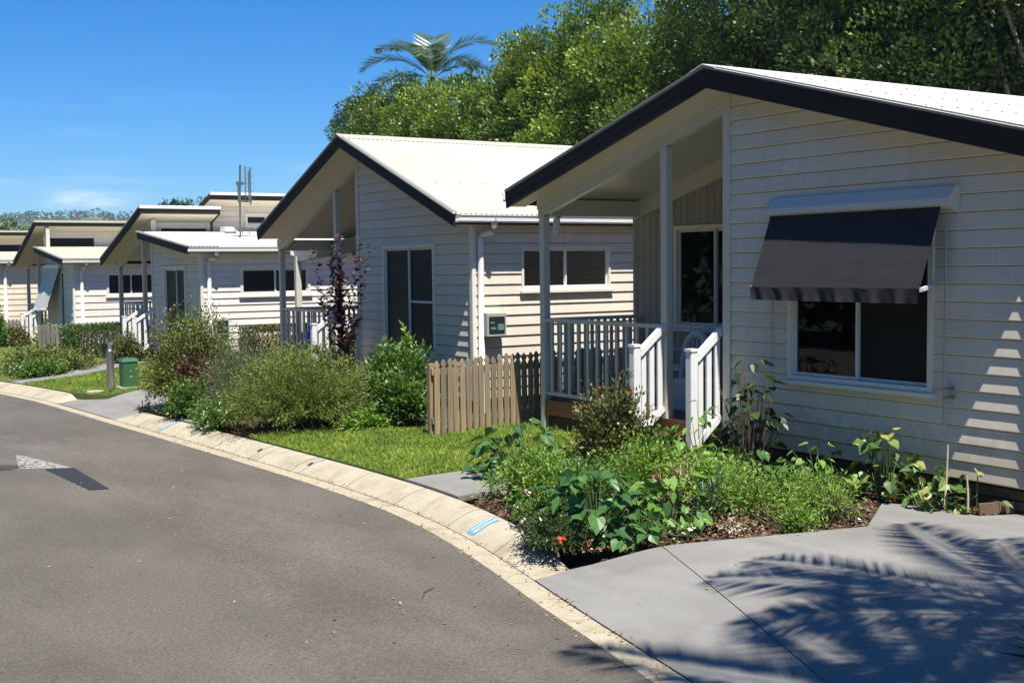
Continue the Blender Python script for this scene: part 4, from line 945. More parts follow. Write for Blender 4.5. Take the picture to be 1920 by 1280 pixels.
# raised rear roof of the same house
xr = 9.0
MB().prism([(27.2, 3.83), (30.2, 3.0), (30.2, 2.98), (27.2, 3.81)], 'x', xr - 0.02, 16.0).build('rear_roof', 'roof_white', hC)
MB().box(xr - 0.02, 16.0, 27.16, 27.26, 3.79, 3.85).build('roof_capping', 'roof_white', hC)
MB().box(xr, 16.0, 27.2, 27.22, 3.68, 3.788).build('fascia', 'charcoal_metal', hC)
MB().prism([(27.2, 3.68), (30.2, 2.85), (30.2, 2.98), (27.2, 3.81)], 'x', xr - 0.035, xr - 0.02).build('barge_board', 'charcoal_metal', hC)
MB().prism([(27.22, 3.68), (27.72, 3.55), (27.72, 3.56), (27.22, 3.69)], 'x', xr, 16.0).build('high_soffit', 'soffit_paint', hC)
cladding(hC, 'y', 27.7, 9.2, 15.8, 2.93, 3.56, [(9.98, 11.0, 3.12, 3.40)], 'board_paint', PITCH * 0.95)
window(hC, 'y', 27.7, 9.98, 11.0, 3.12, 3.40, mull=0.5, screens=(True, True), trim=0.05, sill=True)
MB().hexa([(9.25, 27.0, 2.95), (9.55, 27.0, 2.95), (9.62, 27.35, 2.95), (9.25, 27.35, 2.95), (9.25, 27.0, 3.05), (9.48, 27.0, 3.05), (9.50, 27.35, 3.07), (9.25, 27.35, 3.07)]).build('roof_box', 'white_plastic', hC)
hD = thing('house', 'pale weatherboard house with split roof and white canvas blind at porch', 'house', (7.63, 38, -0.25), 'cottages along the road')
split_house(hD, 7.63, 35.0, (34.75, 2.435, 38.5, 2.83), (38.27, 3.60, 41.86, 2.424), 0.349, 0.135, 41.7, 38.3, 39.9, 0.05, 0.1, 1.6, 9.0, -0.3, 'board_paint_white', 'roof_cream', [(8.52, 9.9, 1.38, 2.05)], [(36.05, 36.6, 0.2, 2.1)], 11.0, 0.193, 38.75, (7.75, 9.1, 2.80, 3.10), 'porch_paint')
window(hD, 'y', 35.0, 8.52, 9.9, 1.38, 2.05, mull=0.5, screens=(True, True), trim=0.06)
window(hD, 'x', 7.63, 36.05, 36.6, 0.2, 2.1, mull=0.5, screens=(True, True), trim=0.05, sill=False)
stairs(hD, 7.63, 38.55, 39.9, 0.08, 0.5, -0.3, newel=0.7, ztop=0.95)
downpipe(hD, 7.84, 35.0, 34.7, 2.38, -0.2, 0.05)
hE = thing('house', 'cream weatherboard house at the far end of the row', 'house', (7.55, 49, -0.6), 'cottages along the road')
split_house(hE, 7.5, 46.5, (46.25, 2.51, 49.7, 2.86), (49.5, 3.64, 53.2, 2.52), 0.35, 0.15, 53.0, 49.7, 50.9, -0.1, -0.05, 1.5, 9.0, -0.5, 'board_paint_cream', 'roof_cream', [], [], 11.5, 0.2, 50.0, (7.9, 10.4, 2.84, 3.13), 'porch_paint')
downpipe(hE, 7.78, 46.5, 46.2, 2.44, -0.4, 0.06)
# the strip of far wall behind the fourth house's porch belongs to the fifth house's neighbour side
# ---- hanging canvas blind on the fourth house
cb = thing('canvas_blind', 'pale canvas drop blind hanging at an angle outside the fourth house', 'blind', (7.5, 37.4, 0.9))
v = []; f = []; nU, nV = 10, 14
for j in range(nV + 1):
    for i in range(nU + 1):
        a = i / nU; b = j / nV
        y = 36.35 + 1.9 * a + 0.65 * b; z = 2.2 - 1.22 * b - 0.05 * math.sin(a * math.pi) * b; x = 7.55 - 0.28 * b + 0.03 * math.sin(a * 9) * b
        v.append((x, y, z))
for j in range(nV):
    for i in range(nU):
        k = j * (nU + 1) + i; f.append((k, k + 1, k + nU + 2, k + nU + 1))
m_ = MB(); m_.v = v; m_.f = f; m_.build('cloth', 'canvas_pale', cb, smooth=True)
MB().tube([(7.27, 37.0, 0.98), (7.27, 38.9, 0.94)], 0.02, 8).build('hem_bar', 'aluminium_white', cb)
MB().box(7.5, 7.6, 36.3, 38.3, 2.18, 2.28).build('head_box', 'aluminium_white', cb)
# ---- window awning on the nearest house
aw = thing('window_awning', 'charcoal fabric drop awning with pale hood over nearest window', 'awning', (7.8, 7.25, 1.8))
MB().prism([(7.992, 2.68), (7.95, 2.68), (7.868, 2.585), (7.868, 2.535), (7.885, 2.525), (7.992, 2.50)], 'y', 6.19, 8.18).build('hood', 'awning_hood', aw)
MB().prism([(7.992, 2.685), (7.946, 2.685), (7.862, 2.59), (7.862, 2.53), (7.992, 2.46)], 'y', 6.178, 6.189).build('hood_end', 'awning_hood', aw)
MB().prism([(7.992, 2.685), (7.946, 2.685), (7.862, 2.59), (7.862, 2.53), (7.992, 2.46)], 'y', 8.181, 8.192).build('hood_end', 'awning_hood', aw)
def cloth(name, p00, p01, p10, p11, amp, freq, mat, parent, nu=60, nv=10, grow=True):
    v = []; f = []
    for j in range(nv + 1):
        b = j / nv
        for i in range(nu + 1):
            a = i / nu
            p = (Vector(p00) * (1 - a) + Vector(p01) * a) * (1 - b) + (Vector(p10) * (1 - a) + Vector(p11) * a) * b
            w = amp * (b if grow else 1)
            p.x += w * (math.sin(a * freq + 1.3 * math.sin(a * 7)) + 0.5 * math.sin(a * freq * 2.3 + b * 2))
            v.append(tuple(p))
    for j in range(nv):
        for i in range(nu):
            k = j * (nu + 1) + i; f.append((k, k + 1, k + nu + 2, k + nu + 1))
    m_ = MB(); m_.v = v; m_.f = f; return m_.build(name, mat, parent, smooth=True)
cloth('fabric', (7.912, 6.29, 2.53), (7.912, 8.16, 2.53), (7.665, 6.29, 1.875), (7.665, 8.16, 1.875), 0.003, 14, 'awning_fabric', aw)
cloth('valance', (7.663, 6.285, 1.885), (7.663, 8.165, 1.885), (7.655, 6.31, 1.768), (7.655, 8.14, 1.768), 0.016, 40, 'awning_fabric', aw)
MB().tube([(7.685, 6.27, 1.868), (7.685, 8.18, 1.868)], 0.010, 8).build('front_bar', 'aluminium_grey', aw)
for y in (6.28, 8.17):
    MB().bar((7.67, y, 1.875), (7.985, y + (0.14 if y < 7 else -0.02), 1.905), 0.022, 0.03).build('arm', 'aluminium_white', aw)
    MB().tube([(7.93, y - 0.02, 2.36), (7.93, y - 0.02, 1.12 if y > 7 else 0.80)], 0.007, 6).build('guide_rod', 'aluminium_grey', aw)
MB().box(7.925, 7.985, 6.20, 6.26, 1.02, 1.035).build('rod_bracket', 'aluminium_grey', aw)
MB().box(7.925, 7.985, 6.20, 6.26, 1.09, 1.105).build('rod_bracket', 'aluminium_grey', aw)
# ------------------------------------------------------------------ fences and small things
def picket_mesh(name, w, h, th, mat, gothic=True):
    if gothic: pr = [(-w / 2, 0), (w / 2, 0), (w / 2, h - 0.115), (w * 0.30, h - 0.10), (w * 0.30, h - 0.088), (w * 0.5, h - 0.062), (w * 0.44, h - 0.04), (w * 0.2, h - 0.015), (0, h), (-w * 0.2, h - 0.015), (-w * 0.44, h - 0.04), (-w * 0.5, h - 0.062), (-w * 0.30, h - 0.088), (-w * 0.30, h - 0.10), (-w / 2, h - 0.115)]
    else: pr = [(-w / 2, 0), (w / 2, 0), (w / 2, h - 0.05), (w * 0.35, h - 0.018), (0, h), (-w * 0.35, h - 0.018), (-w / 2, h - 0.05)]
    return MB().prism(pr, 'y', -th / 2, th / 2).mesh(name, mat)
rr = random.Random(5)
fA = thing('picket_fence', 'weathered brown timber picket fence between the two nearest houses', 'fence', (7.5, 12.63, 0.03))
meshes = [picket_mesh('picket', 0.070, 0.93 + 0.012 * k, 0.019, 'fence_timber') for k in (-1, 0, 1)]
x = 6.85; i = 0
while x < 10.6:
    lift = 0.03 * (x - 6.7) if x < 8.4 else 0.05
    put('picket', meshes[i % 3 if x < 8 else 1], fA, (x, 12.62 + rr.uniform(-0.003, 0.003), 0.06 + lift + rr.uniform(-0.01, 0.012)), (0, rr.uniform(-0.012, 0.012), 0))
    x += 0.0885; i += 1
for z in (0.24, 0.82): MB().box(6.80, 10.6, 12.634, 12.672, z, z + 0.07).build('rail', 'fence_timber', fA)
for x in (6.83, 8.6, 10.5): MB().post(x - 0.04, x + 0.04, 12.675, 12.755, 0.0, 0.95).build('post', 'fence_timber', fA)
fD = thing('picket_fence', 'grey round-topped picket fence before the fourth house', 'fence', (7.2, 31.4, -0.15))
pm = picket_mesh('picket', 0.085, 0.92, 0.02, 'fence_grey_timber', False)
p0, p1 = Vector((5.98, 31.3, 0)), Vector((9.6, 32.6, 0)); n = 33
for k in range(n):
    q = p0.lerp(p1, k / (n - 1)); put('picket', pm, fD, (q.x, q.y, -0.12), (0, rr.uniform(-0.015, 0.015), 0.34))
for z in (0.05, 0.55): MB().bar((5.95, 31.33, z), (9.6, 32.64, z), 0.035, 0.07).build('rail', 'fence_grey_timber', fD)
fE = thing('picket_fence', 'grey picket fence beside the cream house at far end', 'fence', (7.5, 43.6, -0.4))
pm2 = picket_mesh('picket', 0.10, 1.0, 0.02, 'fence_grey_timber', False)
for k in range(20): put('picket', pm2, fE, (7.0 + 0.125 * k, 43.6, -0.5))
for z in (-0.3, 0.3): MB().box(6.95, 9.5, 43.62, 43.66, z, z + 0.07).build('rail', 'fence_grey_timber', fE)
fC = thing('picket_fence', 'dark brown picket fence behind the clipped hedge at third house', 'fence', (9.3, 22.6, 0.05))
pm3 = picket_mesh('picket', 0.07, 0.72, 0.02, 'fence_timber')
for k in range(26): put('picket', pm3, fC, (8.0 + 0.09 * k, 22.6, 0.12))
for z in (0.25, 0.6): MB().box(7.96, 10.4, 22.62, 22.655, z, z + 0.06).build('rail', 'fence_timber', fC)
# bollard light, green service pillar, pit lid
z0 = gz(5.18, 21.2)
bo = thing('bollard', 'slim stainless steel bollard standing on the lawn strip', 'bollard', (5.18, 21.2, z0))
MB().lathe(5.18, 21.2, [(0.062, z0 - 0.05), (0.062, z0 + 0.70), (0.060, z0 + 0.705)], 20).build('shaft', 'stainless', bo, smooth=False)
MB().lathe(5.18, 21.2, [(0.030, z0 + 0.705), (0.030, z0 + 0.83)], 14).build('lamp_core', 'white_plastic', bo)
MB().lathe(5.18, 21.2, [(0.075, z0 + 0.83), (0.078, z0 + 0.845), (0.04, z0 + 0.862)], 20).build('cap', 'stainless', bo)
z0 = gz(5.55, 21.45)
gp = thing('service_pillar', 'green plastic electricity service pillar on the lawn strip', 'service pillar', (5.55, 21.45, z0))
MB().post(5.42, 5.68, 21.32, 21.58, z0 - 0.05, z0 + 0.47, 0.015).build('body', 'green_plastic', gp)
MB().hexa([(5.405, 21.305, z0 + 0.47), (5.695, 21.305, z0 + 0.47), (5.695, 21.595, z0 + 0.47), (5.405, 21.595, z0 + 0.47), (5.43, 21.33, z0 + 0.525), (5.67, 21.33, z0 + 0.525), (5.67, 21.57, z0 + 0.525), (5.43, 21.57, z0 + 0.525)]).build('lid', 'green_plastic', gp)
MB().box(5.36, 5.74, 21.26, 21.64, z0 - 0.02, z0 + 0.03).build('plinth', 'kerb_concrete', gp)
z0 = gz(4.95, 21.35)
pl = MB().lathe(4.95, 21.35, [(0.15, z0 - 0.03), (0.15, z0 + 0.028), (0.135, z0 + 0.036)], 20).build('pit_lid', 'kerb_concrete'); tag(pl, 'small round pale pit lid set in the lawn', 'pit lid')
# roof antenna on the third house
an = thing('roof_antenna', 'television aerial on a mast above the third house roof', 'antenna', (9.18, 25.8, 2.80))
MB().tube([(9.18, 25.8, 2.79), (9.20, 25.8, 3.95), (9.215, 25.8, 4.37)], [0.022, 0.022, 0.026], 8).build('mast', 'antenna_metal', an)
MB().box(9.12, 9.26, 25.77, 25.83, 3.93, 4.0).build('clamp', 'antenna_metal', an)
MB().bar((9.18, 25.8, 3.96), (9.34, 25.8, 3.96), 0.02, 0.025).build('bracket', 'antenna_metal', an)
MB().tube([(9.17, 25.78, 3.55), (9.17, 25.78, 3.95)], 0.035, 6).build('mast_sleeve', 'antenna_metal', an)
MB().bar((9.14, 25.8, 3.58), (9.46, 25.8, 3.58), 0.02, 0.05).build('lower_bracket', 'antenna_metal', an)
for xx, za, zb_, r in ((9.325, 3.55, 4.36, 0.010), (9.40, 3.6, 4.22, 0.013), (9.435, 3.5, 4.32, 0.016)):
    MB().tube([(xx, 25.8, za), (xx, 25.8, zb_)], r, 6).build('boom', 'antenna_metal', an)
for k in range(12):
    z = 3.66 + 0.058 * k; MB().tube([(9.325, 25.62, z), (9.325, 25.98, z)], 0.005, 5).build('element', 'antenna_metal', an)
    if k % 2 == 0: MB().tube([(9.385, 25.8, z), (9.45, 25.8, z)], 0.008, 5).build('element', 'antenna_metal', an)
for k in range(5): MB().tube([(9.43, 25.8, 3.62 + 0.16 * k), (9.49, 25.72, 3.66 + 0.16 * k)], 0.004, 5).build('element', 'antenna_metal', an)
MB().tube([(9.0, 25.9, 2.83), (9.5, 25.7, 2.82)], 0.014, 6).build('foot', 'antenna_metal', an)
for k in range(4): MB().box(9.34 + 0.17 * k, 9.36 + 0.17 * k, 26.6, 26.62, 2.85, 3.03).build('vent_stub', 'antenna_metal', an)
# white plastic chair on the nearest porch
ch = thing('plastic_chair', 'white moulded plastic chair on the nearest porch', 'chair', (9.05, 10.95, 0.50))
cx, cy = 9.05, 10.75
pts = []
for k in range(13):
    a = math.pi * k / 12; pts.append((cx + 0.22, cy + 0.24 * math.cos(a), 0.93 + 0.36 * math.sin(a)))
MB().tube(pts, 0.045, 8).build('back_frame', 'white_plastic', ch, smooth=True)
for k in (-2, -1, 0, 1, 2): MB().bar((cx + 0.2, cy + 0.075 * k, 0.92), (cx + 0.225, cy + 0.075 * k, 1.26 - 0.012 * k * k), 0.03, 0.012, (1, 0, 0)).build('back_slat', 'white_plastic', ch)
MB().post(cx - 0.22, cx + 0.22, cy - 0.23, cy + 0.23, 0.90, 0.93, 0.03).build('seat', 'white_plastic', ch)
for sx_ in (-1, 1):
    for sy_ in (-1, 1): MB().bar((cx + 0.19 * sx_, cy + 0.2 * sy_, 0.91), (cx + 0.23 * sx_, cy + 0.24 * sy_, 0.50), 0.045, 0.03, (1, 0, 0)).build('leg', 'white_plastic', ch)
for sy_ in (-1, 1): MB().tube([(cx + 0.21, cy + 0.24 * sy_, 1.10), (cx, cy + 0.26 * sy_, 1.12), (cx - 0.2, cy + 0.25 * sy_, 1.09), (cx - 0.22, cy + 0.24 * sy_, 0.9)], 0.024, 6).build('armrest', 'white_plastic', ch)
wb = thing('storage_box', 'white storage box beside the plastic chair on porch', 'box', (8.75, 10.25, 0.5))
MB().post(8.58, 8.92, 10.1, 10.44, 0.502, 0.80, 0.012).build('body', 'white_plastic', wb)
MB().post(8.565, 8.935, 10.085, 10.455, 0.80, 0.835, 0.012).build('lid', 'white_plastic', wb)
# blue ball and bucket at the second house
bb = thing('exercise_ball', 'bright blue ball on the second porch behind white stair rail', 'ball', (8.33, 19.3, 0.42))
MB().lathe(8.36, 19.75, [(0.005, 0.70)] + [(0.20 * math.sin(math.pi * k / 12), 0.90 - 0.20 * math.cos(math.pi * k / 12)) for k in range(1, 12)] + [(0.005, 1.10)], 20).build('shell', 'blue_plastic', bb, smooth=True)
MB().lathe(8.36, 19.75, [(0.14, 0.43), (0.16, 0.44), (0.17, 0.56), (0.13, 0.76)], 18).build('stand', 'blue_plastic', bb)
bk = thing('bucket', 'small blue bucket on the ground by second house wall', 'bucket', (7.75, 16.55, 0.14))
z0 = 0.13
MB().lathe(7.75, 16.55, [(0.09, z0), (0.115, z0 + 0.24), (0.122, z0 + 0.245), (0.122, z0 + 0.26), (0.11, z0 + 0.26), (0.088, z0 + 0.02)], 18).build('body', 'blue_plastic', bk)
MB().tube([(7.75, 16.55 + 0.118 * math.cos(a), z0 + 0.25 + 0.09 * math.sin(a)) for a in [math.pi * k / 8 for k in range(9)]], 0.005, 6).build('handle', 'aluminium_grey', bk)
# bed edging along the wall strip
te = MB().bar((7.80, 5.83, gz(7.8, 5.8) + 0.03), (8.12, 5.66, gz(8.1, 5.7) + 0.03), 0.03, 0.13).bar((8.12, 5.66, gz(8.1, 5.7) + 0.028), (9.6, 5.42, gz(9.6, 5.42) + 0.028), 0.03, 0.13).build('bed_edging', 'timber_edge'); tag(te, 'brown timber edging board at the wall strip', 'edging')
# leaf and petal litter on the road and drive
rs = RS(21); P = []
for _ in range(330):
    y = rs.uniform(3.2, 17); x = XA(y) - abs(rs.normal(0, 1.5)) - 0.03
    if rs.rand() < 0.25: x = XA(y) + rs.uniform(-0.05, 0.22)
    P.append((x, y, roadz(x, y) + 0.006))
for _ in range(26):
    y = rs.uniform(3.5, 6.6); x = rs.uniform(XA(y) + 0.5, 8.0); P.append((x, y, drvz(x, y) + 0.006))
for _ in range(420):
    y = rs.uniform(3.0, 18); x = XA(y) + rs.choice([0.0, 0.22, 0.235]) + rs.normal(0, 0.03); P.append((x, y, fall(y) - 0.118))
P = np.array(P); k = len(P)
V = kites(P, np.c_[rs.normal(size=(k, 2)), rs.normal(0, 0.12, k)], np.c_[rs.normal(0, 0.2, (k, 2)), np.ones(k)], rs.uniform(0.015, 0.045, k), rs.uniform(0.008, 0.02, k), 0.25)
o = quads('leaf_litter', V, 'leaf_dry', np.clip(rs.normal(0.6, 0.35, k), 0, 1), kind='stuff'); o['label'] = 'small dry leaves and petals scattered on the road'; o['category'] = 'litter'
tw = MB().tube([(3.72, 7.1, roadz(3.7, 7.1) + 0.008), (3.80, 7.22, roadz(3.7, 7.1) + 0.014), (3.92, 7.30, roadz(3.7, 7.1) + 0.008)], [0.004, 0.005, 0.003], 5).build('twig', 'stem_brown'); tag(tw, 'thin dry twig lying on the asphalt', 'twig')
# ------------------------------------------------------------------ plants
def branches(rs, base, n, rx, ry, h, up=0.6, curve=0.25, r0=0.05, npt=7):
    """n curved shoots from the base to the shell of a dome; returns (n,npt,3)"""
    ph = rs.uniform(0, 2 * math.pi, n); el = np.arcsin(np.clip(rs.uniform(0.02, 1, n) ** up, 0, 1))
    r = rs.uniform(0.62, 1.12, n)
    tip = np.c_[np.cos(ph) * np.cos(el) * rx * r, np.sin(ph) * np.cos(el) * ry * r, 0.08 * h + np.sin(el) * h * 0.92 * r]
    root = np.c_[rs.normal(0, r0, (n, 2)), np.zeros(n)]
    ctrl = root * 0.5 + tip * 0.5; ctrl[:, 2] += h * curve * (1 - np.sin(el)) + 0.02; ctrl += rs.normal(0, 0.04 * h, (n, 3))
    t = np.linspace(0, 1, npt)[None, :, None]
    B_ = (1 - t) ** 2 * root[:, None] + 2 * t * (1 - t) * ctrl[:, None] + t ** 2 * tip[:, None]
    return B_ + np.asarray(base)[None, None]
def shrub(name, label, cat, x, y, rx, ry, h, nb, lpb, L, Wd, mat, seed, stem='stem_brown', up=0.6, curve=0.25, start=0.3, spread=0.9, group=None, r0=0.05, z=None, spray=0.03, tintmid=0.5, stems=24, flowers=None, lw=0.010, fold=0.18):
    rs = RS(seed); z = gz(x, y) if z is None else z
    o = thing(name, label, cat, (x, y, z), group)
    Bz = branches(rs, (x, y, z - 0.02), nb, rx, ry, h, up, curve, r0)
    t = rs.uniform(start, 1.0, (nb, lpb)) ** 0.8; f = t * (Bz.shape[1] - 1); i0 = np.clip(f.astype(int), 0, Bz.shape[1] - 2); fr_ = (f - i0)[..., None]
    idx = np.arange(nb)[:, None]
    p = Bz[idx, i0] * (1 - fr_) + Bz[idx, i0 + 1] * fr_; d = unit(Bz[idx, i0 + 1] - Bz[idx, i0])
    p = (p + rs.normal(0, spray, p.shape)).reshape(-1, 3); d = d.reshape(-1, 3); n = len(p)
    D = unit(d + sph(rs, n) * spread); Nn = unit(np.c_[rs.normal(0, 0.6, (n, 2)), np.ones(n)])
    tint = np.clip(tintmid + (np.repeat(rs.normal(0, 0.16, nb), lpb)) + 0.25 * (t.reshape(-1) - 0.6) + rs.normal(0, 0.14, n), 0, 1)
    quads('foliage', kites(p, D, Nn, rs.uniform(0.65, 1.25, n) * L, rs.uniform(0.7, 1.3, n) * Wd, fold), mat, tint, o, 'stuff')
    m_ = MB()
    for k in range(min(stems, nb)):
        q = Bz[k]; m_.tube([q[0], q[2], q[4], q[6]], [lw, lw * 0.8, lw * 0.6, lw * 0.3], 5, False)
    m_.build('stems', stem, o, kind='stuff')
    if flowers:
        fm, fn, fs, fl = flowers
        sel = rs.choice(nb, fn); pf = Bz[sel, -1] + rs.normal(0, 0.03, (fn, 3))
        pet = []
        for c in pf:
            nrm = unit(c - np.array([x, y, z + h * 0.3])); 
            for a in range(6):
                dd = unit(sph(rs, 1)[0] + nrm * 0.6); pet.append((c, dd, nrm))
        P_ = np.array([q[0] for q in pet]); D_ = np.array([q[1] for q in pet]); N_ = np.array([q[2] for q in pet]) + 0.01
        quads('flowers', kites(P_, D_, N_, np.full(len(P_), fs), np.full(len(P_), fs * 0.8), 0.2, 0.6), fm, None, o, 'stuff')
    return o
# --- feathery shrubs and companions between the lawn and the far drive
shrub('feathery_shrub', 'large feathery olive-green shrub at the lawn edge', 'shrub', 5.98, 14.75, 1.12, 0.98, 1.04, 820, 50, 0.050, 0.011, 'leaf_needle', 31, up=0.75, spray=0.028, r0=0.18, spread=0.8, stems=60, group='shrubs along the kerb')
shrub('feathery_shrub', 'bright yellow-green feathery shrub behind the olive-green one', 'shrub', 6.55, 16.5, 0.8, 0.75, 0.98, 360, 44, 0.055, 0.010, 'leaf_needle_yellow', 32, up=0.9, spray=0.03, r0=0.1, spread=0.75, group='shrubs along the kerb')
shrub('feathery_shrub', 'grey-green wispy shrub between the russet and yellow-green shrubs', 'shrub', 5.85, 16.5, 0.66, 0.66, 1.18, 340, 34, 0.06, 0.007, 'leaf_grey_green', 33, up=0.9, spray=0.04, spread=0.6, group='shrubs along the kerb')
shrub('tall_shrub', 'tall green shrub with russet leaves beside the far drive', 'shrub', 5.62, 18.0, 0.80, 0.80, 1.55, 640, 50, 0.055, 0.021, 'leaf_red_green', 34, up=0.95, spray=0.04, r0=0.14, tintmid=0.66, group='shrubs along the kerb')
shrub('russet_shrub', 'small shrub of dull russet leaves inside the tall green shrub', 'shrub', 5.42, 17.35, 0.30, 0.32, 0.98, 90, 22, 0.065, 0.026, 'leaf_russet', 35, up=1.2, spray=0.04, start=0.5, group='shrubs along the kerb')
shrub('white_flower_bush', 'low bush of small white flowers overhanging the kerb', 'bush', 5.22, 15.75, 0.36, 0.55, 0.42, 210, 24, 0.045, 0.022, 'leaf_mid', 36, up=0.8, spray=0.03, flowers=('petal_white', 60, 0.020, 0), group='shrubs along the kerb')
shrub('leafy_bush', 'low mid-green leafy bush in front of the russet shrub', 'bush', 5.22, 16.95, 0.36, 0.4, 0.62, 150, 26, 0.055, 0.028, 'leaf_mid', 37, up=0.9, spray=0.035, group='shrubs along the kerb')
shrub('lavender', 'thin grey lavender clump beside the white flower bush', 'herb', 5.32, 16.35, 0.22, 0.22, 0.42, 70, 16, 0.035, 0.006, 'leaf_grey_green', 38, up=1.3, spray=0.01, spread=0.5)
shrub('weed_tuft', 'small dark weed tuft at the kerb end by far drive', 'weed', 4.93, 18.25, 0.14, 0.14, 0.14, 22, 8, 0.06, 0.012, 'leaf_camellia', 39, up=0.8, spray=0.005, spread=0.4)
shrub('ground_cover', 'bright green low ground cover where lawn meets the shrubs', 'ground cover', 6.6, 13.95, 0.42, 0.4, 0.22, 160, 24, 0.05, 0.03, 'leaf_bright', 40, up=0.7, spray=0.03)
# --- purple-leaved upright shrub and the glossy shrub at the second house
o = shrub('purple_shrub', 'upright dark purple-leaved shrub before the second porch', 'shrub', 7.35, 16.4, 0.42, 0.52, 1.6, 22, 95, 0.085, 0.042, 'leaf_purple', 41, stem='stem_purple', up=2.4, curve=0.1, spray=0.022, start=0.30, spread=1.2, stems=16, lw=0.012, r0=0.06)
rs = RS(42); P = []; D = []
for k in range(22):
    a = rs.uniform(0, 6.28); lean = rs.uniform(0.04, 0.42); hh = rs.uniform(1.6, 2.45)
    for q in np.linspace(0.12, 1, 62):
        P.append((7.35 + math.cos(a) * lean * q, 16.4 + math.sin(a) * lean * 1.25 * q, gz(7.35, 16.4) + hh * q)); D.append((math.cos(q * 60 + a), math.sin(q * 60 + a), 0.55))
P = np.array(P) + rs.normal(0, 0.012, (len(P), 3)); D = np.array(D) + rs.normal(0, 0.2, (len(P), 3)); n = len(P)
quads('shoots', kites(P, D, np.c_[rs.normal(0, 0.5, (n, 2)), np.ones(n)], rs.uniform(0.07, 0.115, n), rs.uniform(0.035, 0.055, n)), 'leaf_purple', np.clip(rs.normal(0.4, 0.25, n), 0, 1), o, 'stuff')
tp_ = P[61::62][:4]; rr_ = np.repeat(tp_, 7, 0); quads('flower_tips', kites(rr_, sph(rs, len(rr_)), sph(rs, len(rr_)), np.full(len(rr_), 0.03), np.full(len(rr_), 0.025)), 'petal_red', None, o, 'stuff')
shrub('dark_leafy_shrub', 'olive and brown leafy shrub at the foot of purple one', 'shrub', 7.0, 16.0, 0.48, 0.5, 0.92, 190, 30, 0.07, 0.035, 'leaf_olive', 43, up=0.9, spray=0.04, r0=0.1, tintmid=0.4)
shrub('glossy_shrub', 'loose green leafy shrub under the second house window', 'shrub', 7.45, 14.75, 0.60, 0.55, 0.98, 210, 34, 0.085, 0.034, 'leaf_mid', 44, up=0.8, spray=0.045, r0=0.12, tintmid=0.6, stems=40)
shrub('glossy_shrub', 'tall green sprig rising beside the second house window', 'shrub', 7.72, 14.9, 0.20, 0.22, 1.55, 15, 60, 0.085, 0.034, 'leaf_bright', 45, up=2.5, curve=0.1, spray=0.03, start=0.35, stems=15, spread=1.1)
shrub('glossy_shrub', 'dark leafy shrub at the end of the picket fence', 'shrub', 7.0, 13.85, 0.42, 0.4, 0.72, 150, 30, 0.08, 0.036, 'leaf_mid', 46, up=0.8, spray=0.04, tintmid=0.42)
# --- clipped hedge at the third house, bushes at the fourth
def hedge(name, label, x0, x1, y0, y1, h, n, L, Wd, mat, seed):
    rs = RS(seed); xm, ym = (x0 + x1) / 2, (y0 + y1) / 2; z = gz(xm, ym)
    o = thing(name, label, 'hedge', (xm, ym, z))
    P = rs.uniform((x0, y0, z + 0.02), (x1, y1, z + h), (n, 3)); c = np.array([xm, ym, z + h * 0.4]); half = np.array([(x1 - x0) / 2, (y1 - y0) / 2, h * 0.6])
    q = (P - c) / half; m = np.max(np.abs(q), 1); P = c + q / np.maximum(m, 1e-3)[:, None] * (0.72 + 0.30 * rs.uniform(0, 1, n) ** 0.6)[:, None] * half
    P[:, 2] = np.maximum(P[:, 2], z); out = unit(q * half)
    D = unit(out + sph(rs, n) * 0.9 + np.array([0, 0, 0.3]))
    quads('foliage', kites(P, D, sph(rs, n), rs.uniform(0.7, 1.2, n) * L, rs.uniform(0.7, 1.2, n) * Wd), mat, np.clip(rs.normal(0.5, 0.22, n), 0, 1), o, 'stuff')
    m_ = MB()
    for k in range(14):
        a = rs.uniform((x0 + 0.08, y0 + 0.05), (x1 - 0.08, y1 - 0.05)); m_.tube([(a[0], a[1], z - 0.05), (a[0] + rs.normal(0, 0.05), a[1], z + h * 0.5), (a[0] + rs.normal(0, 0.1), a[1], z + h * 0.85)], [0.014, 0.01, 0.004], 5, False)
    m_.build('stems', 'stem_brown', o, kind='stuff')
    return o
hedge('hedge', 'olive clipped hedge along the side of the third house', 7.9, 10.2, 21.9, 22.4, 0.80, 9000, 0.055, 0.03, 'leaf_olive', 51)
hedge('hedge', 'dark clipped hedge before the grey picket fence', 6.35, 8.2, 29.6, 30.8, 0.72, 12000, 0.07, 0.03, 'leaf_tree_dark', 52)
shrub('spreading_bush', 'wide low russet and green bush by the far path', 'bush', 5.35, 27.4, 1.05, 1.5, 0.50, 420, 34, 0.075, 0.04, 'leaf_red_green', 53, up=0.6, spray=0.05, r0=0.4, tintmid=0.6)
shrub('spreading_bush', 'low green bush at the near end of russet bush', 'bush', 5.0, 26.1, 0.6, 0.55, 0.36, 170, 26, 0.07, 0.035, 'leaf_mid', 54, up=0.6, spray=0.05, r0=0.2, tintmid=0.6)
shrub('tall_hedge_bush', 'tall dark green bush at the far left garden', 'bush', 5.9, 38.4, 0.6, 1.0, 1.35, 260, 36, 0.10, 0.05, 'leaf_mid', 55, up=0.8, spray=0.06, r0=0.3)
shrub('red_leaf_bush', 'small red-tipped bush beside the fourth house stairs', 'bush', 6.7, 38.6, 0.4, 0.7, 0.6, 150, 28, 0.09, 0.045, 'leaf_red_green', 56, up=0.8, spray=0.06, r0=0.2, tintmid=0.4)
shrub('stair_plant', 'yellow-green plant against the fourth house stair rail', 'plant', 7.0, 35.6, 0.35, 0.5, 0.75, 80, 24, 0.09, 0.04, 'leaf_bright', 57, up=0.9, spray=0.05)
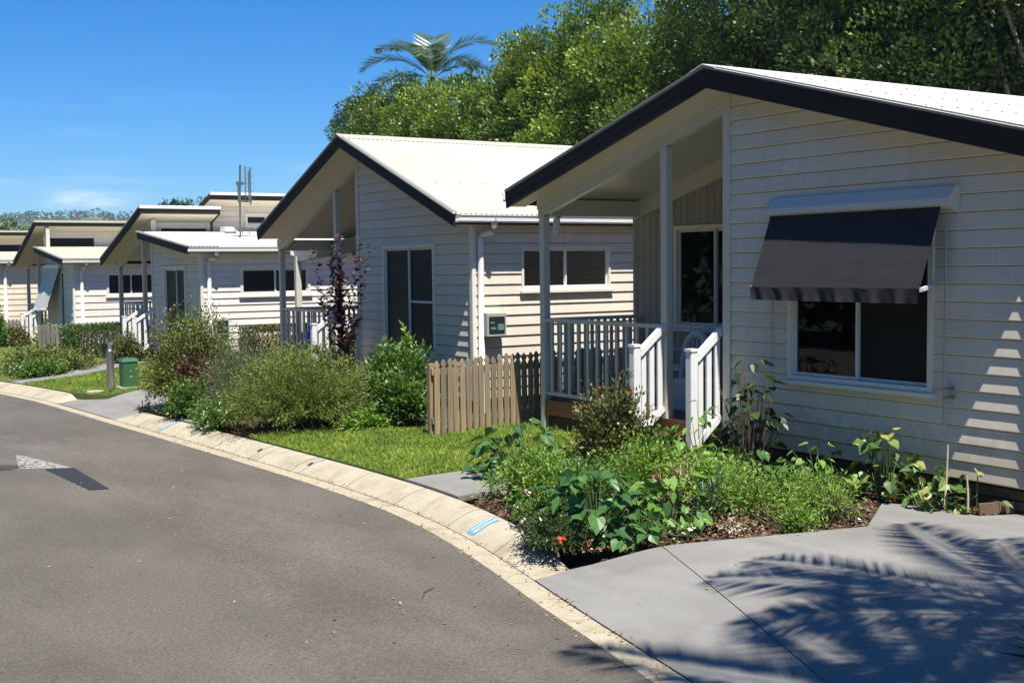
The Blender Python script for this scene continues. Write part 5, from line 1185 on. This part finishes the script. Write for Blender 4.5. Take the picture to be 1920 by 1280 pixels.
shrub('path_shrub', 'dark leafy shrub by the third house steps', 'shrub', 7.05, 27.3, 0.35, 0.4, 0.7, 130, 28, 0.07, 0.035, 'leaf_olive', 58, up=0.9, spray=0.05)
# --- the vegetable and flower bed before the nearest house
def heart(name, mat):
    v = [(0, 0, 0)]; out = [(0.10, 0.30), (0.30, 0.42), (0.55, 0.34), (0.80, 0.16), (1.0, 0.0), (0.80, -0.16), (0.55, -0.34), (0.30, -0.42), (0.10, -0.30)]
    v = [(0.12, 0, 0)] + [(a, b * 0.95, 0.10 * abs(b) / 0.42 - 0.16 * a * a + 0.02 * math.sin(a * 9)) for a, b in [(-0.06, 0.22)] + out + [(-0.06, -0.22)]]
    f = [(0, i, i + 1) for i in range(1, len(v) - 1)]
    m_ = MB(); m_.v = v; m_.f = f; return m_.mesh(name, mat)
HEART = {k: heart('leaf', 'broad_leaf_' + k) for k in ('dark', 'lime', 'vine', 'camellia')}
def broad(name, label, cat, x, y, rx, ry, h, n, size, kind, seed, stem='stem_green', low=0.15, upface=0.9, z=None, cane=None):
    rs = RS(seed); z = gz(x, y) if z is None else z
    o = thing(name, label, cat, (x, y, z)); st = MB()
    for k in range(n):
        a = rs.uniform(0, 6.283); r = math.sqrt(rs.uniform(0, 1)); u = rs.uniform(low, 1)
        q = Vector((x + math.cos(a) * r * rx, y + math.sin(a) * r * ry, z + h * u * (1.08 - 0.55 * r * r)))
        yaw = a + rs.normal(0, 0.7); pitch = rs.normal(0.35, 0.35); roll = rs.normal(0, 0.4)
        s = size * rs.uniform(0.65, 1.25)
        ob = put('leaf', HEART[kind], o, tuple(q), (roll, pitch, yaw), s)
        b = Vector((x + (q.x - x) * 0.35, y + (q.y - y) * 0.35, z - 0.02)); mdl = (b + q) / 2 + Vector((0, 0, 0.06))
        st.tube([b, mdl, q], [0.006, 0.004, 0.002], 4, False)
    if cane:
        for c in cane: st.tube(c[0], c[1], 6)
    st.build('stems', stem, o, kind='stuff')
    return o
broad('broad_leaf_plant', 'dark broad-leaved vine clump at the lawn end of the bed', 'plant', 6.32, 9.95, 0.50, 0.46, 0.55, 100, 0.14, 'dark', 61, low=0.04)
broad('broad_leaf_plant', 'heart-leaved vine clump spilling over the kerb corner of bed', 'plant', 5.50, 7.55, 0.50, 0.46, 0.54, 150, 0.14, 'dark', 62, low=0.02)
broad('broad_leaf_plant', 'small heart-leaved clump at the drive edge of bed', 'plant', 5.62, 7.08, 0.30, 0.18, 0.30, 34, 0.12, 'dark', 63, low=0.02)
broad('lettuce_plant', 'lime-green lettuce-like plant on bare mulch in bed', 'vegetable', 6.15, 7.45, 0.28, 0.28, 0.42, 60, 0.125, 'lime', 64)
broad('lettuce_plant', 'pale green leafy seedling at the bed edge by drive', 'vegetable', 6.05, 7.0, 0.17, 0.14, 0.12, 12, 0.10, 'lime', 65)
broad('broad_leaf_plant', 'mid-green broad-leaved plant by the stair newel post', 'plant', 6.95, 8.2, 0.44, 0.42, 0.46, 74, 0.115, 'lime', 66, low=0.05)
broad('broad_leaf_plant', 'leafy green plant near the foot of stair rail', 'plant', 7.2, 7.75, 0.36, 0.36, 0.40, 46, 0.115, 'dark', 67)
shrub('camellia', 'small-leaved dark shrub with red flowers before the porch', 'shrub', 6.75, 9.0, 0.46, 0.42, 1.02, 230, 32, 0.05, 0.027, 'leaf_olive', 71, up=0.8, spray=0.03, r0=0.08, flowers=('petal_red', 9, 0.035, 0), tintmid=0.6, stems=60)
shrub('camellia', 'thin green sprout topping the dark shrub before porch', 'shrub', 6.72, 9.2, 0.14, 0.14, 0.98, 14, 34, 0.06, 0.028, 'leaf_bright', 72, up=2.0, spray=0.03, start=0.6, stems=14)
shrub('ferny_herb', 'ferny green herb patch beside the path in bed', 'herb', 5.98, 9.05, 0.5124, 0.549, 0.396, 240, 25, 0.050, 0.017, 'leaf_bright', 73, up=0.6, spray=0.05, r0=0.15, tintmid=0.45)
shrub('ferny_herb', 'ferny light green herb in the middle of bed', 'herb', 5.95, 8.25, 0.4392, 0.4636, 0.44, 192, 25, 0.050, 0.017, 'leaf_mid', 74, up=0.7, spray=0.05, r0=0.15, tintmid=0.5)
shrub('ferny_herb', 'yellow-green ferny herb between dark shrub and newel post', 'herb', 6.55, 8.35, 0.488, 0.488, 0.506, 208, 25, 0.050, 0.018, 'leaf_bright', 75, up=0.7, spray=0.05, r0=0.16, tintmid=0.45)
shrub('ferny_herb', 'yellow-green ferny herb in front of the newel post', 'herb', 6.75, 7.75, 0.4392, 0.4392, 0.44, 184, 25, 0.050, 0.018, 'leaf_lime', 76, up=0.7, spray=0.05, r0=0.16, tintmid=0.5)
shrub('ferny_herb', 'bushy ferny herb at the drive side of bed', 'herb', 6.6, 7.12, 0.33, 0.33, 0.46, 130, 21, 0.045, 0.011, 'leaf_lime', 77, up=0.8, spray=0.05, r0=0.12, tintmid=0.4)
shrub('ferny_herb', 'feathery pale green herb at the far drive corner of bed', 'herb', 6.98, 6.66, 0.36, 0.36, 0.38, 120, 20, 0.045, 0.010, 'leaf_lime', 78, up=0.75, spray=0.05, r0=0.12, tintmid=0.5)
shrub('ferny_herb', 'feathery green herb nearest the house wall in bed', 'herb', 7.2, 7.2, 0.36, 0.36, 0.30, 90, 20, 0.045, 0.013, 'leaf_mid', 79, up=0.7, spray=0.05, r0=0.14, tintmid=0.6)
shrub('ferny_herb', 'low ferny herb tuft on the drive edge mulch', 'herb', 6.62, 6.52, 0.1586, 0.1464, 0.176, 48, 17, 0.050, 0.014, 'leaf_bright', 80, up=0.7, spray=0.05)
shrub('onion_clump', 'dark blue-green strappy clump between ferny herbs', 'vegetable', 6.38, 7.2, 0.16, 0.16, 0.36, 46, 4, 0.20, 0.014, 'leaf_tree_blue', 81, up=1.5, curve=0.05, spray=0.005, start=0.1, spread=0.15)
shrub('flower_plant', 'low small-leaved plant with orange flowers on kerb corner', 'flowers', 5.08, 7.47, 0.34, 0.36, 0.27, 300, 24, 0.032, 0.015, 'leaf_camellia', 82, up=0.6, spray=0.022, r0=0.12, flowers=('petal_orange', 7, 0.032, 0), tintmid=0.75)
shrub('flower_plant', 'small-leaved plant with coral flowers behind kerb', 'flowers', 5.30, 8.10, 0.20, 0.26, 0.24, 120, 20, 0.034, 0.016, 'leaf_mid', 83, up=0.7, spray=0.022, flowers=('petal_orange', 5, 0.028, 0))
shrub('geranium', 'pale pink flowers low behind the kerb number', 'flowers', 5.50, 8.62, 0.15, 0.18, 0.22, 60, 14, 0.04, 0.026, 'leaf_mid', 84, up=0.9, spray=0.02, flowers=('petal_pink', 12, 0.038, 0))
shrub('stone_plant', 'tiny white-flowered plant on the mulch by drive', 'flowers', 5.86, 6.93, 0.07, 0.06, 0.07, 22, 6, 0.025, 0.015, 'leaf_grey_green', 85, up=0.8, spray=0.01, flowers=('petal_white', 7, 0.022, 0))
shrub('straggly_sprig', 'dark thin sprig lying out over the drive edge', 'sprig', 7.12, 6.42, 0.20, 0.10, 0.06, 10, 10, 0.03, 0.010, 'leaf_camellia', 86, up=0.4, spray=0.01)
shrub('dry_stalks', 'dry yellow-brown stalks among the herbs in bed', 'weed', 6.45, 7.75, 0.3, 0.3, 0.42, 46, 10, 0.05, 0.014, 'leaf_dry', 87, stem='cane_pale', up=0.9, spray=0.03, stems=40)
shrub('dry_stalks', 'withered brown stalks at the drive side mulch', 'weed', 6.25, 6.85, 0.2, 0.12, 0.12, 30, 8, 0.04, 0.016, 'leaf_dry', 88, stem='cane_pale', up=0.6, spray=0.03, stems=26)
shrub('leafy_herb', 'mid-green leafy herb between camellia and newel post', 'herb', 6.95, 8.55, 0.34, 0.3, 0.5, 90, 20, 0.075, 0.036, 'leaf_mid', 89, up=0.8, spray=0.05, tintmid=0.6)
# dark camellia at the wall
wc = broad('camellia_bush', 'dark thin-branched camellia bush against the nearest house wall', 'shrub', 7.62, 8.12, 0.22, 0.42, 1.15, 130, 0.12, 'camellia', 91, low=0.05, stem='stem_brown', cane=[([(7.62, 8.12, 0.1), (7.63, 8.10, 0.6), (7.62, 8.22, 1.22)], [0.014, 0.010, 0.004]), ([(7.62, 8.12, 0.1), (7.63, 7.98, 0.6), (7.63, 7.93, 1.12)], [0.012, 0.009, 0.004]), ([(7.62, 8.12, 0.1), (7.6, 8.3, 0.55), (7.58, 8.48, 0.95)], [0.012, 0.008, 0.004])])
broad('young_plant', 'bright green young leaves beside the stair rail', 'plant', 7.50, 8.62, 0.12, 0.22, 0.75, 20, 0.10, 'lime', 92, low=0.35)
broad('climbing_bean', 'heart-leaved vine climbing by the wall strip', 'vine', 7.80, 6.72, 0.18, 0.30, 0.62, 40, 0.125, 'vine', 93, cane=[([(7.8, 6.72, 0.1), (7.8, 6.70, 0.4), (7.8, 6.66, 0.78)], [0.012, 0.010, 0.006])])
broad('climbing_bean', 'yellowing vine leaves trailing over the wall strip mulch', 'vine', 7.78, 6.30, 0.15, 0.40, 0.34, 74, 0.10, 'vine', 94, low=0.02)
broad('climbing_bean', 'few vine leaves at the driveway end of wall strip', 'vine', 7.92, 5.95, 0.10, 0.24, 0.30, 9, 0.09, 'vine', 95, low=0.3)
broad('young_plant', 'small leafy sprigs in shade below the wall', 'plant', 7.72, 7.35, 0.18, 0.5, 0.40, 40, 0.10, 'lime', 96, low=0.3)
for i, (xx, yy, tx, ty, hh) in enumerate(((7.76, 6.12, 7.78, 6.10, 0.58), (7.80, 5.93, 7.80, 5.94, 0.36))):
    st = MB().tube([(xx, yy, 0.08), ((xx + tx) / 2 + 0.01, (yy + ty) / 2, 0.1 + hh * 0.55), (tx, ty, 0.1 + hh)], [0.010, 0.009, 0.007], 7).build('cane', 'cane_pale'); tag(st, ['tall pale garden cane standing in the wall strip', 'short pale garden cane standing in the wall strip'][i], 'cane')
# strappy plant at the near corner of the drive
shrub('strappy_plant', 'dark strappy plant at the near edge of the driveway', 'plant', 5.56, 3.46, 0.24, 0.26, 0.22, 90, 5, 0.22, 0.02, 'leaf_camellia', 97, up=0.9, curve=0.2, spray=0.01, start=0.1, spread=0.3, r0=0.1)
# ------------------------------------------------------------------ trees
def tree(name, label, x, y, lobes, n, L, Wd, mat, seed, trunk_h, tr=0.13, bark='bark_grey', clump=0.60, per=185, z=0.15, group='trees behind the houses', limbs=6, upb=0.45, branchy=0):
    rs = RS(seed); o = thing(name, label, 'tree', (x, y, z), group)
    lob = np.array(lobes); vol = lob[:, 3] * lob[:, 4] * lob[:, 5]; pick = rs.choice(len(lob), n, p=vol / vol.sum())
    lb = lob[pick]; u = sph(rs, n); r = rs.uniform(0.35, 1.0, n) ** 0.45
    C = lb[:, :3] + u * r[:, None] * lb[:, 3:6]; keep = C[:, 2] > 0.6; C = C[keep]; u = u[keep]; r = r[keep]; k = len(C)
    csz = clump * rs.uniform(0.6, 1.25, k)
    q = sph(rs, k * per) * (rs.uniform(0.25, 1, k * per) ** 0.4)[:, None] * np.repeat(csz, per)[:, None] * np.array([1, 1, 0.8])
    P = np.repeat(C, per, 0) + q
    out = unit(q + np.repeat(u, per, 0) * 0.35)
    D = unit(out + sph(rs, k * per) * 0.7 + np.array([0, 0, upb])); m = len(P)
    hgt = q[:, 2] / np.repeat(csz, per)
    tint = np.clip(0.40 + np.repeat(rs.normal(0, 0.24, k), per) + 0.12 * hgt + rs.normal(0, 0.13, m), 0, 1)  # clump tops lighter, undersides darker: top light put into leaf tint
    quads('crown', kites(P, D, unit(np.c_[rs.normal(0, 0.7, (m, 2)), np.ones(m)]), rs.uniform(0.65, 1.25, m) * L, rs.uniform(0.7, 1.3, m) * Wd), mat, tint, o, 'stuff')
    m_ = MB(); top = max(l[2] for l in lobes)
    m_.tube([(x, y, z - 0.1), (x + 0.05, y, z + trunk_h * 0.5), (x - 0.05, y + 0.05, z + trunk_h), (x, y, top)], [tr * 1.25, tr, tr * 0.8, tr * 0.3], 9)
    m_.build('trunk', bark, o, smooth=True)
    for i in range(limbs):
        l = lob[i % len(lob)]; e_ = l[:3] + sph(rs, 1)[0] * l[3:6] * np.array([0.6, 0.6, 0.3]) + np.array([0, 0, l[5] * 0.35]); z1 = z + trunk_h * rs.uniform(0.35, 0.9)
        mid = (np.array([x, y, z1]) + e_) / 2 + np.array([0, 0, 0.2])
        MB().tube([(x, y, z1), tuple(mid), tuple(e_)], [tr * 0.42, tr * 0.28, tr * 0.08], 6, False).build('limb', bark, o)
    return o
def lob(cx, cy, zc, r, h): return (cx, cy, zc, r, r, h)
TL = ['rounded tree over the left end of the second roof', 'bushy tree behind the middle of the second roof', 'tall dense tree standing just past the palm', 'tallest dense tree above the gap between the roofs', 'dense tree above the rising rake of nearest roof', 'dark tall tree behind the peak of nearest roof', 'wide dark tree behind the middle of nearest roof', 'dark tree with pale forked trunk over nearest roof']
tree('background_tree', TL[0], 21.0, 41.9, [lob(20.8, 43.2, 6.2, 1.2, 2.5), lob(21.3, 41.8, 6.8, 1.4, 2.4), lob(20.8, 40.4, 6.3, 1.3, 2.6)], 204, 0.125, 0.07, 'leaf_tree', 101, 3.2)
tree('background_tree', TL[1], 21.2, 38.4, [lob(21, 38.8, 6.4, 1.4, 2.4), lob(21.4, 37.4, 6.1, 1.3, 2.6), lob(20.8, 36.6, 6.0, 1.2, 2.3)], 204, 0.125, 0.07, 'leaf_tree', 102, 3.2)
tree('background_tree', TL[2], 21.4, 33.6, [lob(21.3, 34.9, 5.8, 1.1, 2.8), lob(21.6, 33.4, 6.6, 1.2, 2.8), lob(21.0, 32.3, 6.6, 1.3, 3.0), lob(21.6, 33.4, 4.8, 1.9, 2.3)], 285, 0.125, 0.07, 'leaf_tree', 103, 3.4)
tree('background_tree', TL[3], 21.4, 29.8, [lob(21.4, 31.0, 7.0, 1.2, 3.0), lob(21.7, 29.6, 7.2, 1.2, 3.2), lob(21.1, 28.6, 6.8, 1.2, 3.0), lob(21.4, 29.8, 4.8, 2.0, 2.3)], 297, 0.125, 0.07, 'leaf_tree', 104, 3.4)
tree('background_tree', TL[4], 21.6, 26.4, [lob(21.5, 27.0, 7.1, 1.3, 2.9), lob(21.8, 25.7, 7.0, 1.2, 2.5), lob(21.3, 26.2, 4.8, 1.9, 2.3)], 248, 0.125, 0.07, 'leaf_tree', 105, 3.4)
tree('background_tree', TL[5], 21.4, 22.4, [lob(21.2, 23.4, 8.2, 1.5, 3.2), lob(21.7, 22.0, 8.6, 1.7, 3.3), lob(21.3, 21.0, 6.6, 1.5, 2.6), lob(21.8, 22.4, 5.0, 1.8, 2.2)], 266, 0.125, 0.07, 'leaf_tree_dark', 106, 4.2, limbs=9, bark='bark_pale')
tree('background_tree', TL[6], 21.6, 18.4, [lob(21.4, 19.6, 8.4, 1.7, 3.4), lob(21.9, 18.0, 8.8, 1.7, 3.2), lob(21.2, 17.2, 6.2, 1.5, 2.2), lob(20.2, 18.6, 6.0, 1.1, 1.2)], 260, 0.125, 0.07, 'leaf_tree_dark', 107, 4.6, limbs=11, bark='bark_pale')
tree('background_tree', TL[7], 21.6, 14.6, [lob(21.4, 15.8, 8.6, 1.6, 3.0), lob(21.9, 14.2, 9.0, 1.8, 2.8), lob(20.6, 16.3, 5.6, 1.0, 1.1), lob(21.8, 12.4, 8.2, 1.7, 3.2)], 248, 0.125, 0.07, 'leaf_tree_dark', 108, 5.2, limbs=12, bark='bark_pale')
# second rank, closing the wood behind
for i, (xx, yy, hh, m_t) in enumerate(((25.5, 36.5, 5.6, 'leaf_tree_dark'), (25.5, 30.5, 6.6, 'leaf_tree_dark'), (26, 25, 7.4, 'leaf_tree_dark'), (26, 19.5, 7.6, 'leaf_tree_dark'), (26, 14, 7.8, 'leaf_tree_dark'))):
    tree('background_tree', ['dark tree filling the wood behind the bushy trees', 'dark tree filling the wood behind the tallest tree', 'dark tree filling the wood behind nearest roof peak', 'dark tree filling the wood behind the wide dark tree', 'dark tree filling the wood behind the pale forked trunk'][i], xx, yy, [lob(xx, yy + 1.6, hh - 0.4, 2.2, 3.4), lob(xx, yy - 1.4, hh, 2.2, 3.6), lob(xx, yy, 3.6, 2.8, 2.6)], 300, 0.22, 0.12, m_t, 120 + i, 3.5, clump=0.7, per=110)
tree('distant_tree', 'blue-green tree beyond the second roof apex', 22.0, 47.2, [lob(21.8, 47.9, 6.8, 0.8, 1.4), lob(22.0, 46.4, 7.4, 1.1, 1.9), lob(21.9, 47.0, 5.4, 1.3, 1.4)], 150, 0.13, 0.07, 'leaf_tree_blue', 131, 3.2)
tree('distant_tree', 'sparse dark treetop above the third house roof', 19.1, 62.0, [lob(18.6, 62.4, 5.3, 0.6, 0.22), lob(19.6, 61.6, 5.45, 0.55, 0.2)], 26, 0.16, 0.08, 'leaf_tree_blue', 132, 4.2, clump=0.26, per=26, tr=0.07)
tree('distant_tree', 'olive bushy tree beyond the far left house', 14.4, 78.0, [lob(14.0, 78.4, 3.6, 1.8, 1.5), lob(15.4, 77.6, 3.2, 1.6, 1.3), lob(12.8, 78.8, 3.0, 1.3, 1.1)], 130, 0.2, 0.10, 'leaf_needle', 133, 1.6, clump=0.5, per=70, z=-1.3)
# palms
def palm(name, label, x, y, h, nfr, fl, seed, group=None, mat='leaf_palm', els=None, tr=0.11, lf=0.42, azs=None, nl=46, dr=0.9, lw=0.030):
    rs = RS(seed); o = thing(name, label, 'palm', (x, y, 0.1), group)
    MB().tube([(x, y, 0.0), (x + 0.04, y, h * 0.5), (x, y, h - 0.5), (x, y, h)], [tr * 1.3, tr, tr * 0.95, tr * 0.6], 12).build('trunk', 'palm_trunk', o, smooth=True)
    for i in range(nfr):
        az = azs[i] if azs else 6.283 * i / nfr + rs.normal(0, 0.15); el = els[i] if els else rs.uniform(0.25, 1.1)
        L = fl * rs.uniform(0.85, 1.1); n = 15; pts = []; p = np.array([x, y, h - 0.05]); ang = el
        hd = np.array([math.cos(az), math.sin(az), 0.0])
        for j in range(n + 1):
            pts.append(p.copy()); p = p + (hd * math.cos(ang) + np.array([0, 0, math.sin(ang)])) * L / n; ang -= dr / n * (0.5 + 1.5 * j / n)
        pts = np.array(pts); fr_ = MB().tube([tuple(q) for q in pts[::3]], [0.022, 0.018, 0.014, 0.010, 0.006, 0.003][:len(pts[::3])], 5, False).build('frond', 'leaf_palm_stalk' if 'leaf_palm_stalk' in MATS else 'cane_pale', o)
        tt = np.repeat(np.linspace(0.12, 0.99, nl), 2); sd = np.tile([1.0, -1.0], nl)
        f = tt * n; i0 = np.clip(f.astype(int), 0, n - 1); P = pts[i0] + (pts[i0 + 1] - pts[i0]) * (f - i0)[:, None]; T = unit(pts[i0 + 1] - pts[i0])
        S = unit(np.cross(T, np.array([0, 0, 1.0]))); U = np.cross(S, T)
        D = unit(S * sd[:, None] * 0.85 + T * 0.62 + U * rs.uniform(-0.05, 0.32, len(tt))[:, None] + np.array([0, 0, -0.12]))
        ll = lf * np.sin(np.clip(tt, 0.08, 0.96) * math.pi) ** 0.55 * rs.uniform(0.9, 1.1, len(tt))
        quads('leaflets', kites(P, D, U + sph(rs, len(tt)) * 0.2, ll, np.full(len(tt), lw), 0.1, 0.35), mat, np.clip(rs.normal(0.5, 0.2, len(tt)), 0, 1), fr_, 'stuff')
    return o
leafmat('leaf_palm_blue', [(0.04, 0.085, 0.045), (0.075, 0.13, 0.07), (0.13, 0.19, 0.10)], 0.3, 0.2, 0.6)
plain('leaf_palm_stalk', (0.14, 0.20, 0.06), 0.5, 0.15, 8)
_v = 0.56  # heading across the view, away to the right
palm('palm_tree', 'pale palm rising above the tree line in blue sky', 22.6, 41.6, 9.35, 9, 2.9, 141, mat='leaf_palm_blue', tr=0.14, lf=0.95, nl=90, lw=0.05, azs=[2.55, -0.55, 1.0, -0.6, 2.5, 0.3, -2.2, 1.8, 2.4], els=[0.75, 1.1, 1.45, 0.6, 0.3, 0.9, 0.8, 1.2, 1.1], dr=1.5)
palm('palm_tree', 'dark drooping palm at the left end of tree line', 21.2, 44.4, 7.2, 10, 1.7, 142, mat='leaf_tree_blue', tr=0.14, lf=0.75, dr=1.8, nl=54, lw=0.07)
# palms beside the camera whose fronds shade the drive and the road edge
palm('palm_tree', 'palm beside the drive, known by its frond shadows on concrete', 5.75, 1.85, 4.8, 15, 2.45, 143, lf=0.50, nl=56, els=[0.55, 0.35, 0.7, 0.25, 0.45, 0.6, 0.3, 0.8, 0.4, 0.55, 0.3, 0.9, 0.65, 0.4, 0.6], dr=1.2, lw=0.032)
palm('palm_tree', 'taller palm behind the camera, known by soft shadow at kerb', 4.05, 0.75, 6.6, 13, 2.3, 145, lf=0.5, nl=50, els=[0.5, 0.3, 0.7, 0.4, 0.6, 0.2, 0.5, 0.8, 0.35, 0.55, 0.4, 0.6, 0.3], dr=1.2, lw=0.04)
palm('palm_tree', 'palm across the road, known by frond shadow at left edge', 0.35, 12.35, 4.6, 9, 2.0, 144, lf=0.5, nl=36)
# ------------------------------------------------------------------ hills on the horizon
rs = RS(7)
def hillz(u, w):
    a = 47 + 6 * math.sin(u * 0.004 + 0.6) + 5 * math.sin(u * 0.011 + 1.2) + 3 * math.sin(u * 0.027)
    return a * (0.5 - 0.5 * math.cos(math.pi * min(1, max(0, w)))) - 3
v = []; f = []; nu, nw = 150, 26
hp = []
for j in range(nw + 1):
    w = j / nw
    for i in range(nu + 1):
        u = -700 + 2400 * i / nu; yy = 560 + 620 * w
        zz = hillz(u, w * 1.02) + 2.2 * math.sin(u * 0.05 + w * 9) * w + 1.4 * math.sin(u * 0.11 - w * 23) * w
        v.append((u, yy, zz)); hp.append((u, yy, zz))
for j in range(nw):
    for i in range(nu):
        k = j * (nu + 1) + i; f.append((k, k + 1, k + nu + 2, k + nu + 1))
m_ = MB(); m_.v = v; m_.f = f; struct(m_.build('hills', 'hill_grass', smooth=True))
hp = np.array(hp)
C = hp[rs.choice(np.arange(len(hp) - 8 * (nu + 1), len(hp)), 1500)] + np.c_[rs.normal(0, 6, (1500, 2)), np.zeros(1500)]
C2 = hp[rs.choice(len(hp), 700)]; C = np.r_[C, C2]; n = len(C); per = 60; sz = rs.uniform(2.2, 5.2, n)
q = sph(rs, n * per) * np.repeat(sz, per)[:, None] * np.array([1.1, 1.1, 0.85]) * rs.uniform(0.4, 1, (n * per, 1)) ** 0.5
P = np.repeat(C + np.c_[np.zeros((n, 2)), sz * 0.7], per, 0) + q
o = quads('far_wood', kites(P, unit(q + sph(rs, n * per)), sph(rs, n * per), rs.uniform(1.4, 2.6, n * per), rs.uniform(1.0, 2.0, n * per)), 'leaf_tree_blue', np.clip(rs.normal(0.4, 0.25, n * per), 0, 1), kind='stuff'); o['label'] = 'scattered trees and woods along the distant green hills'; o['category'] = 'wood'

# ------------------------------------------------------------------ unseen trees across the road, added to darken pane reflections and front walls
for i, (yy, hh) in enumerate(((-4, 6.0), (3, 7.0), (10, 6.4), (17, 7.4), (24, 6.6), (31, 7.2), (39, 6.6))):
    lab = 'large unseen tree added across the road, ' + ['behind the camera', 'beside the camera', 'facing the nearest house', 'facing the second house', 'facing the long shrubs', 'facing the third house', 'facing the fourth house'][i]
    tree('unseen_street_tree', lab, -10.2, yy, [lob(-10.6, yy + 1.7, hh + 0.5, 2.8, 4.0), lob(-10.9, yy - 1.7, hh + 1.2, 2.8, 4.2), lob(-10.0, yy, 1.9, 3.2, 2.2)], 330, 0.42, 0.24, 'leaf_tree_dark', 160 + i, 2.2, clump=0.9, per=42, z=0.0, group='unseen trees across the road', limbs=3)

# ------------------------------------------------------------------ the air over the valley
hz = MB().box(-920, 2620, -320, 3020, -4, 68).mesh('haze', None)
hm = bpy.data.materials.new('haze_air'); hm.use_nodes = True; t = hm.node_tree; t.nodes.remove(t.nodes['Principled BSDF'])
pv = N(t, 'ShaderNodeVolumePrincipled'); pv.inputs['Color'].default_value = (0.72, 0.86, 1.0, 1); pv.inputs['Density'].default_value = 0.0002; pv.inputs['Anisotropy'].default_value = 0.0
t.links.new(pv.outputs[0], t.nodes['Material Output'].inputs['Volume']); hz.materials.append(hm)
ho = put('haze', hz, kind='stuff'); ho['label'] = 'thin blue air softening the distant hills'; ho['category'] = 'haze'
